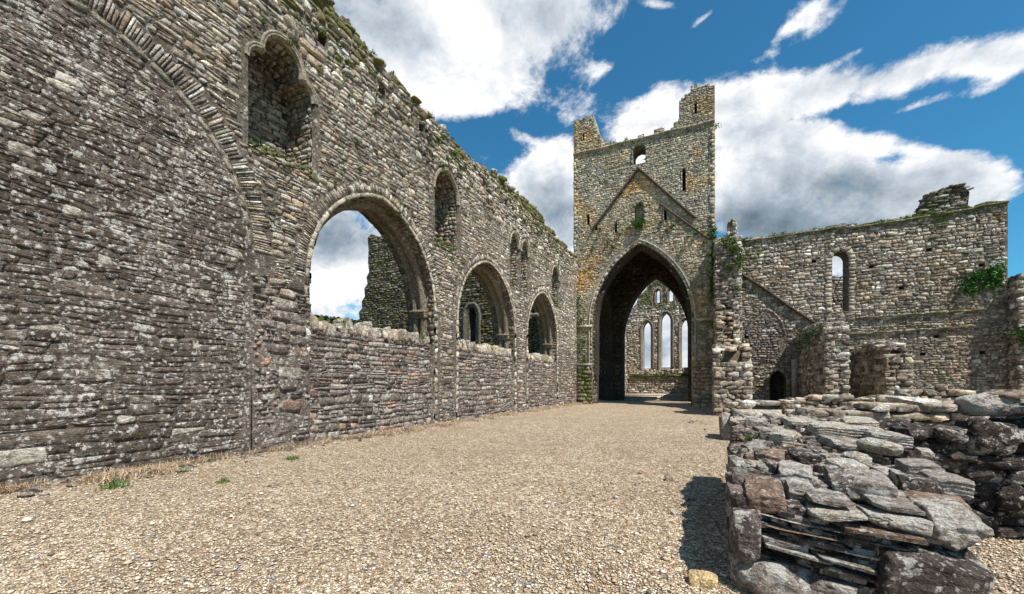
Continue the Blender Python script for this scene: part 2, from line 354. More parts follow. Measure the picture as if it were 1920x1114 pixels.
def slab(mb, outer, holes, fr, d0=0.0, d1=-1.0, c=(.4, .4, .3, 0), back=True, sides=True):
    loops = [list(outer)] + [list(h) for h in holes]
    tris = tessellate_polygon([[Vector((a, b, 0)) for a, b in l] for l in loops])
    P = np.array([p for l in loops for p in l], float)
    F = fr(P[:, 0], P[:, 1], np.full(len(P), d0)); mb.add(F, t=np.array(tris), c=c)
    B = fr(P[:, 0], P[:, 1], np.full(len(P), d1))
    if back: mb.add(B, t=np.array(tris)[:, ::-1], c=c)
    if sides:
        for l in loops:
            l = np.array(l); n = len(l)
            a = fr(l[:, 0], l[:, 1], np.full(n, d0)); b = fr(l[:, 0], l[:, 1], np.full(n, d1))
            i = np.arange(n); j = (i + 1) % n
            mb.add(np.concatenate([a, b]), q=np.stack([i, j, j + n, i + n], 1), c=c)

def courses(u0, u1, v0, v1, hf, lf, seed, wave=.35, split=.25, warp=.8):
    r = np.random.default_rng(seed); quads = []
    v = v0; k = 0
    def bound(x, k, vv, h): return vv + wave * h * 2 * (n1d(x * .9 + k * 11.3, seed + k) - .5) + wave * h * .8 * (n1d(x * 4 + k * 5.3, seed + 91 + k) - .5)
    hprev = hf(v0)
    while v < v1:
        h = hf(v) * r.uniform(.75, 1.3); L = lf(v)
        xs = [u0 - r.uniform(0, L)]
        while xs[-1] < u1 + .1: xs.append(xs[-1] + L * min(2.2, max(.38, r.lognormal(-.05, .42))))
        xs = np.array(xs); jt = r.normal(0, .16 * h, len(xs)); jb = r.normal(0, .16 * h, len(xs))
        lo = bound(xs, k, v, hprev); hi = bound(xs, k + 1, v + h, h)
        for i in range(len(xs) - 1):
            a = (xs[i] + jb[i], lo[i]); b = (xs[i + 1] + jb[i + 1], lo[i + 1]); c = (xs[i + 1] + jt[i + 1], hi[i + 1]); d = (xs[i] + jt[i], hi[i])
            if r.random() < split:
                f = r.uniform(.35, .65); g = min(.8, max(.2, f + r.uniform(-.12, .12)))
                m1 = (a[0] + (d[0] - a[0]) * f, a[1] + (d[1] - a[1]) * f); m2 = (b[0] + (c[0] - b[0]) * g, b[1] + (c[1] - b[1]) * g)
                quads.append((a, b, m2, m1)); quads.append((m1, m2, c, d))
            else: quads.append((a, b, c, d))
        hprev = h; v += h; k += 1
    Q_ = np.array(quads); hh = hf((v0 + v1) / 2)
    P_ = np.stack([Q_[..., 0] * 3.1, Q_[..., 1] * 7.3, Q_[..., 0] * 0 + seed * 1.7], -1).reshape(-1, 3)
    Q_[..., 0] += (vnoise(P_, 3).reshape(Q_.shape[:2]) - .5) * hh * warp * 1.3; Q_[..., 1] += (vnoise(P_ + 31.7, 4).reshape(Q_.shape[:2]) - .5) * hh * warp
    return Q_

def stones(mb, quads, fr, depth=.05, gap=.012, seed=0, style=None, n=(6, 4), dvar=.6, sink=.03, rnd=(.03, .22), jit=1.2, flat=.12):
    """one weathered stone on each quad (N,4,2) of a surface given by fr(u,v,d)"""
    if len(quads) == 0: return
    r = np.random.default_rng(seed + 1000); N = len(quads); quads = np.asarray(quads, float)
    cen = quads.mean(1, keepdims=True)
    e1 = np.linalg.norm(quads[:, 1] - quads[:, 0], axis=1); e2 = np.linalg.norm(quads[:, 3] - quads[:, 0], axis=1)
    nx, ny = n
    def par(k): 
        x = np.linspace(-1, 1, k - 1) * .84
        return np.concatenate([[-1], x, [1]])
    s = par(nx); t = par(ny)
    S, Tt = np.meshgrid(s, t, indexing='ij'); S = S[None]; Tt = Tt[None]
    c = r.uniform(*rnd, (N, 1, 1))
    S2 = S * (1 - c * Tt ** 4); T2 = Tt * (1 - c * S ** 4)
    gs = (1 - np.clip(gap / np.maximum(e1, .02), 0, .35))[:, None, None]; gt = (1 - np.clip(gap / np.maximum(e2, .02), 0, .35))[:, None, None]
    S2 = S2 * gs; T2 = T2 * gt
    J = r.normal(0, 1, (N, nx + 1, ny + 1, 2)) * .045 * jit
    S2 = S2 + J[..., 0] * np.minimum(1, (e2 / np.maximum(e1, .02)))[:, None, None]; T2 = T2 + J[..., 1]
    a = (S2 + 1) / 2; b = (T2 + 1) / 2
    q = quads[:, None, None]
    UV = (q[:, :, :, 0] * ((1 - a) * (1 - b))[..., None] + q[:, :, :, 1] * (a * (1 - b))[..., None] + q[:, :, :, 2] * (a * b)[..., None] + q[:, :, :, 3] * ((1 - a) * b)[..., None])
    dome = (1 - flat * S ** 2) * (1 - flat * Tt ** 2)
    amp = depth * (1 + dvar * r.uniform(-1, 1, (N, 1, 1)))
    tilt = S * r.normal(0, .22, (N, 1, 1)) + Tt * r.normal(0, .22, (N, 1, 1))
    dd_ = amp * (dome + tilt + r.normal(0, .10 * jit, (N, nx + 1, ny + 1)))
    edge = np.zeros((nx + 1, ny + 1), bool); edge[0] = edge[-1] = True; edge[:, 0] = edge[:, -1] = True
    dd_[:, edge] = -sink
    V = fr(UV[..., 0].ravel(), UV[..., 1].ravel(), dd_.ravel())
    if style is None: C = np.stack([r.random(N), r.random(N), r.random(N), np.zeros(N)], 1)
    else: C = style(cen[:, 0, 0], cen[:, 0, 1], r)
    C = np.repeat(C, (nx + 1) * (ny + 1), axis=0)
    i, j = np.meshgrid(np.arange(nx), np.arange(ny), indexing='ij'); base = (i * (ny + 1) + j).ravel()
    f = np.stack([base, base + ny + 1, base + ny + 2, base + 1], 1)
    F = (f[None] + (np.arange(N) * (nx + 1) * (ny + 1))[:, None, None]).reshape(-1, 4)
    mb.add(V, q=F, c=C)

def fit(quads, outer, holes, fillers=None):
    """keep the quads whose body lies in outer and out of the holes; small filler stones go where nothing fits"""
    def ok(q, k=.8):
        c = q.mean(1, keepdims=True); p = c + (q - c) * k
        mids = (p + np.roll(p, -1, 1)) / 2; p = np.concatenate([p, mids, c], 1)
        g = inpoly(p[..., 0], p[..., 1], outer).all(1)
        for h in holes: g &= ~inpoly(p[..., 0], p[..., 1], h).any(1)
        return g
    keep = quads[ok(quads)]
    if fillers is None: return keep
    lo = np.min(outer, 0) - 1; hi = np.max(outer, 0) + 1; cs = .035
    occ = np.zeros(((hi - lo) / cs).astype(int) + 2, bool)
    def box(q, s):
        c = q.mean(1, keepdims=True); p = c + (q - c) * s
        a = ((p.min(1) - lo) / cs).astype(int); b = ((p.max(1) - lo) / cs).astype(int); return a, b
    a, b = box(keep, .85)
    for (x0, y0), (x1, y1) in zip(a, b): occ[x0:x1 + 1, y0:y1 + 1] = True
    fl = fillers[ok(fillers, .7)]; a, b = box(fl, .6); k2 = []
    for i in range(len(fl)):
        (x0, y0), (x1, y1) = a[i], b[i]
        if not occ[x0:x1 + 1, y0:y1 + 1].any(): k2.append(i); occ[x0:x1 + 1, y0:y1 + 1] = True
    return np.concatenate([keep, fl[k2]]) if k2 else keep

# template rock: surface grid of a cube
_tmpl = {}
def cube_grid(n):
    if n in _tmpl: return _tmpl[n]
    idx = {}; V = []; Q = []
    g = np.linspace(-1, 1, n + 1)
    def vid(p):
        k = tuple(np.round(p, 5))
        if k not in idx: idx[k] = len(V); V.append(p)
        return idx[k]
    for ax in range(3):
        for sg in (-1, 1):
            for i in range(n):
                for j in range(n):
                    qd = []
                    for (a, b) in ((i, j), (i + 1, j), (i + 1, j + 1), (i, j + 1)):
                        p = [0, 0, 0]; p[ax] = sg; p[(ax + 1) % 3] = g[a]; p[(ax + 2) % 3] = g[b]; qd.append(vid(p))
                    Q.append(qd if sg > 0 else qd[::-1])
    _tmpl[n] = (np.array(V, float), np.array(Q)); return _tmpl[n]
def rot_xyz(rx, ry, rz):
    cx, sx, cy, sy, cz, sz = np.cos(rx), np.sin(rx), np.cos(ry), np.sin(ry), np.cos(rz), np.sin(rz)
    o, z = np.ones_like(cx), np.zeros_like(cx)
    X = np.stack([o, z, z, z, cx, -sx, z, sx, cx], -1).reshape(-1, 3, 3)
    Y = np.stack([cy, z, sy, z, o, z, -sy, z, cy], -1).reshape(-1, 3, 3)
    Z = np.stack([cz, -sz, z, sz, cz, z, z, z, o], -1).reshape(-1, 3, 3)
    return Z @ Y @ X
def rocks(mb, cen, size, rot, n=4, p=5.0, rough=.1, cuts=6, seed=0, col=None, layers=0.0, cutr=(.72, 1.15)):
    """angular stones: size = half extents (N,3)"""
    cen = np.asarray(cen, float).reshape(-1, 3); N = len(cen)
    if N == 0: return
    size = np.asarray(size, float).reshape(-1, 3); rot = np.asarray(rot, float).reshape(-1, 3)
    r = np.random.default_rng(seed + 77)
    T0, Q = cube_grid(n); Mv = len(T0)
    T0 = T0 / (np.abs(T0) ** p).sum(1, keepdims=True) ** (1 / p)
    P = np.tile(T0, (N, 1, 1))
    for k in range(cuts):
        d = r.normal(0, 1, (N, 3)); d /= np.linalg.norm(d, axis=1, keepdims=True)
        off = r.uniform(*cutr, (N, 1))
        ex = np.maximum(0, np.einsum('nmk,nk->nm', P, d) - off)
        P = P - ex[..., None] * d[:, None]
    sd_ = r.uniform(0, 100, (N, 1, 3))
    P = P * size[:, None]
    gm = (size[:, 0] * size[:, 1] * size[:, 2])[:, None, None] ** (1 / 3); mn = size.min(1)[:, None, None]
    dr_ = P / np.maximum(np.linalg.norm(P, axis=-1, keepdims=True), 1e-6)
    nz = fbm((P / gm * 1.5 + sd_).reshape(-1, 3), seed, 4).reshape(N, Mv, 1) - .5
    P = P + dr_ * nz * mn * rough * 5
    if n >= 6:
        nz2 = fbm((P / gm * 5 + sd_ + 9).reshape(-1, 3), seed + 5, 3).reshape(N, Mv, 1) - .5
        P = P + dr_ * nz2 * mn * rough * 2.2
    if layers:
        lz = P[..., 2] / mn[..., 0] * 2.2 + 2 * nz[..., 0]; st = (np.abs((lz % 1) - .5) * 2) ** 2
        P[..., :2] *= (1 - layers * st[..., None] * r.uniform(0, 1, (N, 1, 1)))
    Rm = rot_xyz(rot[:, 0], rot[:, 1], rot[:, 2])
    P = np.einsum('nij,nmj->nmi', Rm, P) + cen[:, None]
    if col is None: col = np.stack([r.random(N), r.random(N), r.random(N), np.zeros(N)], 1)
    col = np.asarray(col, float).reshape(-1, 4)
    if len(col) == 1: col = np.tile(col, (N, 1))
    F = (Q[None] + (np.arange(N) * Mv)[:, None, None]).reshape(-1, 4)
    mb.add(P, q=F, c=np.repeat(col, Mv, 0))

def arch_pts(a, b, zs, za, n=12):
    """left foot to right foot over a pointed arch, springing zs, apex za"""
    w = (b - a) / 2; h = za - zs; Rr = (w * w + h * h) / (2 * w); m = (a + b) / 2
    cxl = a + Rr; ang = math.acos(max(-1, min(1, (cxl - m) / Rr)))
    L = [(cxl - Rr * math.cos(ang * i / n), zs + Rr * math.sin(ang * i / n)) for i in range(n + 1)]
    return L + [(a + b - x, z) for x, z in L[-2::-1]]
def opening(a, b, z0, zs, za, n=12): return [(a, z0)] + arch_pts(a, b, zs, za, n) + [(b, z0)]
def curve_offset(pts, w):
    p = np.array(pts, float); t = np.gradient(p, axis=0); t /= np.linalg.norm(t, axis=1, keepdims=True)
    nrm = np.stack([-t[:, 1], t[:, 0]], 1)
    return p + nrm * w
def resample(pts, step):
    p = np.array(pts, float); d = np.concatenate([[0], np.cumsum(np.linalg.norm(np.diff(p, axis=0), axis=1))])
    k = max(2, int(round(d[-1] / step))); s = np.linspace(0, d[-1], k + 1)
    return np.stack([np.interp(s, d, p[:, 0]), np.interp(s, d, p[:, 1])], 1)
def ring_quads(pts, w0, w1, step, r, jw=.0):
    """voussoirs between the offsets w0 and w1 of a curve that runs left to right"""
    d = resample(pts, .05); a = curve_offset(d, w0); 
    dist = np.concatenate([[0], np.cumsum(np.linalg.norm(np.diff(d, axis=0), axis=1))])
    s = [0.0]
    while s[-1] < dist[-1]: s.append(s[-1] + step * r.uniform(.6, 1.4))
    s = np.array(s) * dist[-1] / s[-1]
    w = w1 + (np.array([r.uniform(-jw, jw) for _ in s]) if jw else 0)
    t = np.gradient(d, axis=0); t /= np.linalg.norm(t, axis=1, keepdims=True); nr = np.stack([-t[:, 1], t[:, 0]], 1)
    def at(arr, x): return np.stack([np.interp(x, dist, arr[:, 0]), np.interp(x, dist, arr[:, 1])], 1)
    c0 = at(d, s); nn = at(nr, s)
    i0 = c0 + nn * w0; i1 = c0 + nn * (np.asarray(w)[:, None] if jw else w1)
    return np.stack([i0[:-1], i0[1:], i1[1:], i1[:-1]], 1)
def sweep(mb, pts, fr, prof, c=(.5, .5, .3, 0), closed=False):
    """moulding: profile [(offset outward of the curve, depth)] swept along a 2-D curve"""
    p = np.array(pts, float); K = len(prof); rows = []
    for (w, d) in prof:
        o = curve_offset(p, w); rows.append(fr(o[:, 0], o[:, 1], np.full(len(o), d)))
    V = np.stack(rows, 1); n = len(p); q = []
    for i in range(n - 1):
        for k in range(K - 1): q.append((i * K + k, (i + 1) * K + k, (i + 1) * K + k + 1, i * K + k + 1))
    mb.add(V, q=q, c=c)
def soffit(mb, pts, fr_base, d0, d1, seed, style=None, hl=(.2, .3), depth=.04, sgn=-1):
    """stones on the reveal: along the curve x into the wall; relief points into the opening"""
    p = resample(pts, .05); dist = np.concatenate([[0], np.cumsum(np.linalg.norm(np.diff(p, axis=0), axis=1))])
    t = np.gradient(p, axis=0); t /= np.linalg.norm(t, axis=1, keepdims=True); nr = np.stack([-t[:, 1], t[:, 0]], 1) * sgn
    def fr(u, v, d):
        x = np.interp(u, dist, p[:, 0]) + np.interp(u, dist, nr[:, 0]) * d; z = np.interp(u, dist, p[:, 1]) + np.interp(u, dist, nr[:, 1]) * d
        return fr_base(x, z, v)
    lo, hi = min(d0, d1), max(d0, d1)
    q = courses(lo, hi, 0, dist[-1], lambda v: hl[0], lambda v: hl[1], seed, .15, .15)
    q = q[:, :, ::-1]
    q[..., 1] = np.clip(q[..., 1], lo, hi); q[..., 0] = np.clip(q[..., 0], 0, dist[-1])
    stones(mb, q, fr, depth, .012, seed, style, n=(4, 4), sink=.02)
def boxm(mb, x0, x1, y0, y1, z0, z1, c=(.5, .5, .3, 0)):
    v = [(x, y, z) for z in (z0, z1) for y in (y0, y1) for x in (x0, x1)]
    mb.add(v, q=[(0, 1, 3, 2), (4, 6, 7, 5), (0, 4, 5, 1), (2, 3, 7, 6), (0, 2, 6, 4), (1, 5, 7, 3)], c=c)
def jag(u0, u1, z, amp, seed, step=.22, fine=.12):
    u = np.arange(u0, u1, step); u = np.append(u, u1)
    zz = (z(u) if callable(z) else np.full(len(u), z)) + amp * 2 * (n1d(u * .6, seed) - .5) + fine * 2 * (n1d(u * 3.1, seed + 3, 1) - .5)
    out = []
    for i in range(len(u) - 1): out += [(u[i], zz[i]), (u[i + 1] - .02, zz[i])]
    return out

# plants
def leaves(mb, cen, n, rad, size, r, flat=None, c=None, up=.3):
    d = r.normal(0, 1, (n, 3)); d /= np.linalg.norm(d, axis=1, keepdims=True); rr = r.random((n, 1)) ** .45
    rad = np.asarray(rad, float)
    P = np.asarray(cen) + d * rr * rad
    a = r.normal(0, 1, (n, 3)); a /= np.linalg.norm(a, axis=1, keepdims=True)
    b = np.cross(a, r.normal(0, 1, (n, 3))); b /= np.linalg.norm(b, axis=1, keepdims=True)
    s = size * r.uniform(.6, 1.4, (n, 1))
    v = np.stack([P - a * s, P + b * s * .6, P + a * s, P - b * s * .6], 1)
    q = np.arange(n * 4).reshape(-1, 4)
    cc = np.zeros((n, 4)); cc[:, 0] = np.clip(r.normal(.5, .25, n) + (c or 0), 0, 1)
    mb.add(v, q=q, c=np.repeat(cc, 4, 0))
def blades(mb, cen, n, spread, h, w, r, lean=.5, cr=(.0, 1.0), spreadv=None):
    cen = np.asarray(cen, float)
    P = cen + np.stack([r.normal(0, spread, n), r.normal(0, spreadv if spreadv else spread, n), np.zeros(n)], 1) if cen.ndim == 1 else cen
    n = len(P); hh = h * r.uniform(.4, 1.3, (n, 1)); ang = r.uniform(0, 2 * np.pi, n)
    s = np.stack([np.cos(ang), np.sin(ang), 0 * ang], 1) * w * r.uniform(.6, 1.4, (n, 1))
    la = r.uniform(0, 2 * np.pi, n); ln = np.stack([np.cos(la), np.sin(la), 0 * la], 1) * (hh * np.abs(r.normal(0, lean, (n, 1))))
    mid = P + ln * .4 + np.array([0, 0, 1]) * hh * .6; tip = P + ln + np.array([0, 0, 1]) * hh * np.clip(1 - np.abs(ln).sum(1, keepdims=True), .3, 1)
    v = np.stack([P - s, P + s, mid + s * .6, mid - s * .6, tip], 1)
    k = np.arange(n)[:, None] * 5
    cc = np.zeros((n, 4)); cc[:, 0] = r.uniform(*cr, n)
    mb.add(v, q=k + np.array([[0, 1, 2, 3]]), t=k + np.array([[3, 2, 4]]), c=np.repeat(cc, 5, 0))
# ================================================================== NAVE NORTH WALL (long wall on the left)
WX = -9.2; TOP = 11.75
def frN(u, v, d): return np.stack([WX + np.asarray(d), np.asarray(u), np.asarray(v)], -1)
bays = [(-6.9, -1.3), (.42, 5.86), (7.41, 12.85), (14.5, 20.1), (21.9, 27.15)]
ARCH = {0: (.42, 5.86, 4.6, 7.75), 1: (7.41, 12.85, 4.3, 7.42), 2: (14.5, 20.1, 4.2, 7.3), 3: (21.9, 27.15, 4.3, 7.35)}
nave = thing('nave_wall', (WX, 10, 0), 'long ruined rubble wall on the left with three open arches and a blocked one', 'wall')
topf = lambda u: TOP + .25 * np.sin(u * .35) + np.where(u > 25, (u - 25) * .03, 0)
Y0, Y1 = -9.0, 31.98
topline = jag(Y0, Y1, topf, .28, 3, .33, .16)
outerN = [(Y0, -.3), (Y1, -.3)] + topline[::-1]
def trefoil(a, b, z0, z1):
    m = (a + b) / 2; w = (b - a) / 2; zs = z1 - 1.05; out = [(a, z0), (a, zs)]
    for k in range(9): t = math.pi - (math.pi * .62) * k / 8; out.append((a + w * .34 + math.cos(t) * w * .34, zs + .02 + math.sin(t) * .38))
    L = out[2:]; x0 = L[-1]
    for k in range(7): t = math.pi * (1 - .5 * k / 6) ; out.append((m + math.cos(t) * w * .60, zs + .42 + math.sin(t) * .62))
    half = out[:]; return half + [(a + b - x, z) for x, z in half[-2::-1]]
WIN = [dict(a=5.84, b=7.58, z0=6.95, z1=9.95, kind='trefoil'), dict(a=12.85, b=14.55, z0=6.9, z1=10.05, kind='trefoil2'),
       dict(a=19.55, b=22.1, z0=6.8, z1=9.75, kind='twin'), dict(a=26.1, b=27.7, z0=7.0, z1=9.65, kind='arch'), dict(a=-1.2, b=.5, z0=6.95, z1=9.95, kind='trefoil')]
holes = []; INF = 3.12
for k in (1, 2, 3): a, b, zs, za = ARCH[k]; holes.append(opening(a, b, -.25, zs, za))
a, b, zs, za = ARCH[0]; hole0 = opening(a, b, -.25, zs, za)
winpoly = []
for w in WIN:
    if w['kind'] == 'trefoil': w['poly'] = [trefoil(w['a'], w['b'], w['z0'], w['z1'])]
    elif w['kind'] == 'trefoil2': w['poly'] = [opening(w['a'], w['b'], w['z0'], w['z1'] - 1.05, w['z1'], 8)]
    elif w['kind'] == 'arch': w['poly'] = [opening(w['a'], w['b'], w['z0'], w['z1'] - .8, w['z1'], 8)]
    else:
        m = (w['a'] + w['b']) / 2
        w['poly'] = [opening(w['a'], m - .13, w['z0'], w['z1'] - .8, w['z1'], 8), opening(m + .13, w['b'], w['z0'], w['z1'] - .8, w['z1'], 8)]
    winpoly += w['poly']
put = []
for i, y in enumerate([7.8, 10.05, 12.05, 14.7, 16.7, 19.0, 21.3, 23.4, 25.8, 28.2, 5.5, 3.1, .8]):
    z = 10.75 + R.uniform(-.1, .1); s = R.uniform(.1, .16); put.append([(y - s, z - .16), (y + s, z - .18), (y + s * .9, z + .14), (y - s * .8, z + .16)])
for (px, py) in ((163, 287), (168, 518), (458, 325), (1065, 600), (800, 246), (1009, 590)):
    rr = ray(px, py); t = WX / rr[0]; y, z = rr[1] * t, EYE + rr[2] * t; put.append([(y - .12, z - .09), (y + .12, z - .08), (y + .1, z + .09), (y - .1, z + .1)])
allholes = holes + winpoly + put
TH_N = 1.3
mb = MB(); slab(mb, outerN, holes + winpoly + put, frN, 0, -TH_N, (.2, .2, .4, .1))
for p_ in put: p_ = np.array(p_); boxm(mb, WX - .7, WX - .5, p_[:, 0].min() - .1, p_[:, 0].max() + .1, p_[:, 1].min() - .1, p_[:, 1].max() + .1)
mb.build('wall_core', M['nave'], nave)
# masonry skin of the main wall
def styleN(u, v, r):
    n = len(u); C = np.zeros((n, 4)); C[:, 0] = np.clip(r.beta(2, 2, n), 0, 1)
    pale = r.random(n) < np.where(v > 9.9, .45, .20); C[pale, 0] = r.uniform(.93, 1, pale.sum())
    br = r.random(n) < .1; C[br, 0] = r.uniform(.84, .9, br.sum())
    C[:, 1] = r.random(n) ** 1.1; C[:, 2] = r.random(n)
    C[:, 3] = np.clip(.06 + .5 * np.clip((v - 9.3) / 2.5, 0, 1) * (.3 + 1.2 * n1d(u * .35, 9)) + .5 * (v > 11.45), 0, 1) ; return C
skin = MB()
ring_ex = [curve_offset(opening(ARCH[k][0], ARCH[k][1], 0, ARCH[k][2], ARCH[k][3]), .40).tolist() for k in (1, 2, 3)]
for l in ring_ex: l[0][1] = -1; l[-1][1] = -1
ring_ex = [[(x, z) if z > 4.2 else (min(max(x, ARCH[k][0] - .2), ARCH[k][1] + .2), z) for x, z in l] for k, l in zip((1, 2, 3), ring_ex)]
ex0 = curve_offset(opening(*ARCH[0][:2], 0, *ARCH[0][2:]), .52).tolist(); ex0 = [(x, z) if z > 4.2 else (min(max(x, .3), 5.95), z) for x, z in ex0]; ex0[0] = (ex0[0][0], -1); ex0[-1] = (ex0[-1][0], -1)
winex = [curve_offset(p, .13).tolist() for p in winpoly]
def hf(v): return .17 if v < 3 else (.125 if v < 9.6 else .2)
def lf(v): return .40 if v < 3 else (.27 if v < 9.6 else .34)
q = courses(-3, Y1, -.2, 12.6, hf, lf, 21, .28, .5, 1.1)
fl = courses(-3, Y1, -.2, 12.6, lambda v: .07, lambda v: .13, 22, .4, 0)
clipped = list(outerN)
q = fit(q, clipped, ring_ex + [ex0] + winex + put, fl)
low = q[:, :, 1].mean(1) < 4.0; nearc = q[:, :, 1].mean(1) > 9.9
stones(skin, q[~low & ~nearc], frN, .024, .012, 31, styleN, n=(5, 4)); stones(skin, q[nearc], frN, .05, .022, 32, styleN, n=(6, 5), dvar=.8, flat=.22)
skin.build('masonry', M['nave'], nave)
lowm = MB(); stones(lowm, q[low], frN, .02, .008, 33, styleN, n=(5, 4)); lowm.build('pier_masonry', M['nave_low'], nave)
# arches: voussoir rings, soffits, inner order, responds
rr_ = random.Random(4)
for k in (1, 2, 3):
    a, b, zs, za = ARCH[k]; path = arch_pts(a, b, zs, za, 16); full = [(a, INF + .1)] + path + [(b, INF + .1)]
    am = MB()
    st_d = lambda u, v, r: np.stack([r.uniform(.6, 1, len(u)), r.uniform(.5, 1, len(u)), r.uniform(0, 1, len(u)), r.uniform(0, .1, len(u))], 1)
    stones(am, ring_quads([(a, zs - 1.2 * 0)] + path[1:], 0, .12, .34, rr_), frN, .03, .01, 50 + k, st_d, n=(5, 4), dvar=.2, sink=.0, rnd=(.0, .08))
    arch = am.build('arch', M['dress'], nave)
    vm = MB(); vq = ring_quads(path, .13, .40, .06, rr_, .1)
    stones(vm, vq, frN, .024, .012, 60 + k, styleN, n=(3, 4), dvar=.7); vm.build('voussoir', M['nave'], arch, False).location = (0, 0, 0)
    # jamb edge stones below the springing
    for side, x0, x1 in ((0, a - .16, a), (1, b, b + .16)):
        jm = MB(); qq = courses(x0, x1, -.1, zs, lambda v: .26, lambda v: 9, 70 + k + side, .05, 0); qq[..., 0] = np.clip(qq[..., 0], x0, x1)
        stones(jm, qq, frN, .045, .012, 75 + k, styleN, n=(4, 4), rnd=(0, .1))
        jm.build('jamb', M['nave'], arch).location = (0, 0, 0)
    sm = MB(); soffit(sm, full, frN, -.02, -TH_N + .02, 80 + k, lambda u, v, r: np.stack([r.uniform(.1, .9, len(u)), r.uniform(.1, .8, len(u)), r.random(len(u)), r.uniform(0, .2, len(u))], 1), (.22, .3))
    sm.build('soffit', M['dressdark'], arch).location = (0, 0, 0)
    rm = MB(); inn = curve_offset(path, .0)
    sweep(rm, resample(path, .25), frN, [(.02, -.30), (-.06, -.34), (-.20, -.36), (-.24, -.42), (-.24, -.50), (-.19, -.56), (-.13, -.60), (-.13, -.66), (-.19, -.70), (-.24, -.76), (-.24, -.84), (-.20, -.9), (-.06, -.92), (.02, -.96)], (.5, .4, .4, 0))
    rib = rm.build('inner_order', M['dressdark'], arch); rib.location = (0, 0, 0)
    for x, sg in ((a, 1), (b, -1)):
        cm = MB()
        # respond shaft with a moulded corbel/capital
        for (z0, z1, w) in ((zs - .02, zs + .08, .3), (zs - .10, zs - .02, .26), (zs - .22, zs - .10, .22)):
            xs = sorted((x, x + sg * w)); boxm(cm, WX - .98, WX - .30, xs[0], xs[1], z0, z1, (.6, .6, .4, 0))
        n = 10
        for (x_, r_, z0, z1) in ((x + sg * .06, .13, INF - .3, zs - .2),):
            for off in (-.46, -.8):
                an = np.linspace(0, 2 * np.pi, n, endpoint=False); ring = lambda z: np.stack([WX + off + r_ * np.cos(an), x_ + r_ * np.sin(an), np.full(n, z)], 1)
                V = np.concatenate([ring(z0), ring(z1)]); i = np.arange(n); j = (i + 1) % n
                cm.add(V, q=np.stack([i, j, j + n, i + n], 1), c=(.5, .5, .4, .1))
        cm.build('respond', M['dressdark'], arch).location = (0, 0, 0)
# low infill walls inside the open arches, with upright coping stones
def styleI(u, v, r):
    n = len(u); C = np.zeros((n, 4)); C[:, 0] = r.beta(2, 2.3, n); o = r.random(n) < .07; C[o, 0] = r.uniform(.88, .95, o.sum()); o = r.random(n) < .05; C[o, 0] = 1
    C[:, 1] = r.random(n) * .9; C[:, 2] = r.random(n); C[:, 3] = .12 * (v > 2.6); return C
for k in (1, 2, 3):
    a, b = ARCH[k][:2]; rec = -.15
    fr = lambda u, v, d: frN(u, v, np.asarray(d) + rec)
    im = MB(); outl = [(a + .002, -.25), (b - .002, -.25), (b - .002, INF - .04), (a + .002, INF - .04)]
    slab(im, outl, [], fr, 0, -.75, (.3, .3, .3, 0))
    ip = im.build('infill_wall', M['nave_low'], nave)
    sk = MB()
    q = courses(a, b, -.2, INF, lambda v: .2 if v < 1.1 else .155, lambda v: .34 if v < 1.4 else .42, 100 + k, .3, .3)
    f2 = courses(a, b, -.2, INF, lambda v: .07, lambda v: .12, 110 + k, .3, 0)
    q = fit(q, outl, [], f2); stones(sk, q, fr, .022, .010, 120 + k, styleI, n=(6, 4), dvar=.9, rnd=(.02, .12))
    s = sk.build('masonry', M['nave_low'], ip); s.location = (0, 0, 0)
    cp = MB(); y = a + .08; cen = []; sz = []
    while y < b - .08:
        w = R.uniform(.07, .13); h = R.uniform(.10, .27)
        for dx in (0, .3):
            cen.append((WX - .12 - .12 - dx - R.uniform(0, .05), y + R.uniform(-.03, .03), INF - .06 + h * .8)); sz.append((R.uniform(.13, .19), w, h))
        y += w * 2 + .02
    n_ = len(cen); rot = rng.normal(0, .13, (n_, 3)); rot[:, 2] *= 2
    cc = np.stack([np.full(n_, .95) - rng.random(n_) * .6, rng.uniform(.1, .9, n_), rng.uniform(.2, 1, n_), rng.uniform(0, .35, n_)], 1)
    rocks(cp, cen, sz, rot, n=5, p=14, rough=.12, cuts=8, cutr=(.85, 1.35), seed=130 + k, col=cc)
    cpo = cp.build('coping_stones', M['nave'], ip); cpo.location = (0, 0, 0)
# blocked first arch
fr0 = lambda u, v, d: frN(u, v, np.asarray(d) - .06)
bm = MB(); hp = [(x, z) for x, z in hole0]
slab(bm, [(-.5, -.3), (6.3, -.3), (6.3, 8.0), (-.5, 8.0)], [], lambda u, v, d: frN(u, v, np.asarray(d) - .06), 0, -.02, (.2, .3, .4, 0), back=False, sides=False)
mb0 = MB(); slab(mb0, hp, [], fr0, .07, -.02, (.3, .3, .5, 0)); blk = mb0.build('blocked_arch', M['blocked'], nave)
def style0(u, v, r):
    n = len(u); C = np.zeros((n, 4)); C[:, 0] = r.beta(1.6, 2.6, n) * .8; o = r.random(n) < .05; C[o, 0] = .98
    C[:, 1] = r.random(n) * .6 + .15; C[:, 2] = r.uniform(.4, 1, n); C[:, 3] = .05 + .1 * r.random(n); return C
fr00 = lambda u, v, d: frN(u, v, np.asarray(d) + .012)
q = courses(.3, 5.9, -.2, 8.0, lambda v: .20 if v < 3.2 else .13, lambda v: .40 if v < 3.2 else .22, 141, .25, .45, 1.2)
f2 = courses(.3, 5.9, -.2, 8.0, lambda v: .075, lambda v: .16, 142, .5, 0)
q = fit(q, curve_offset(hp, -.08).tolist()[1:-1] + [(5.80, -.3), (.5, -.3)], put, f2)
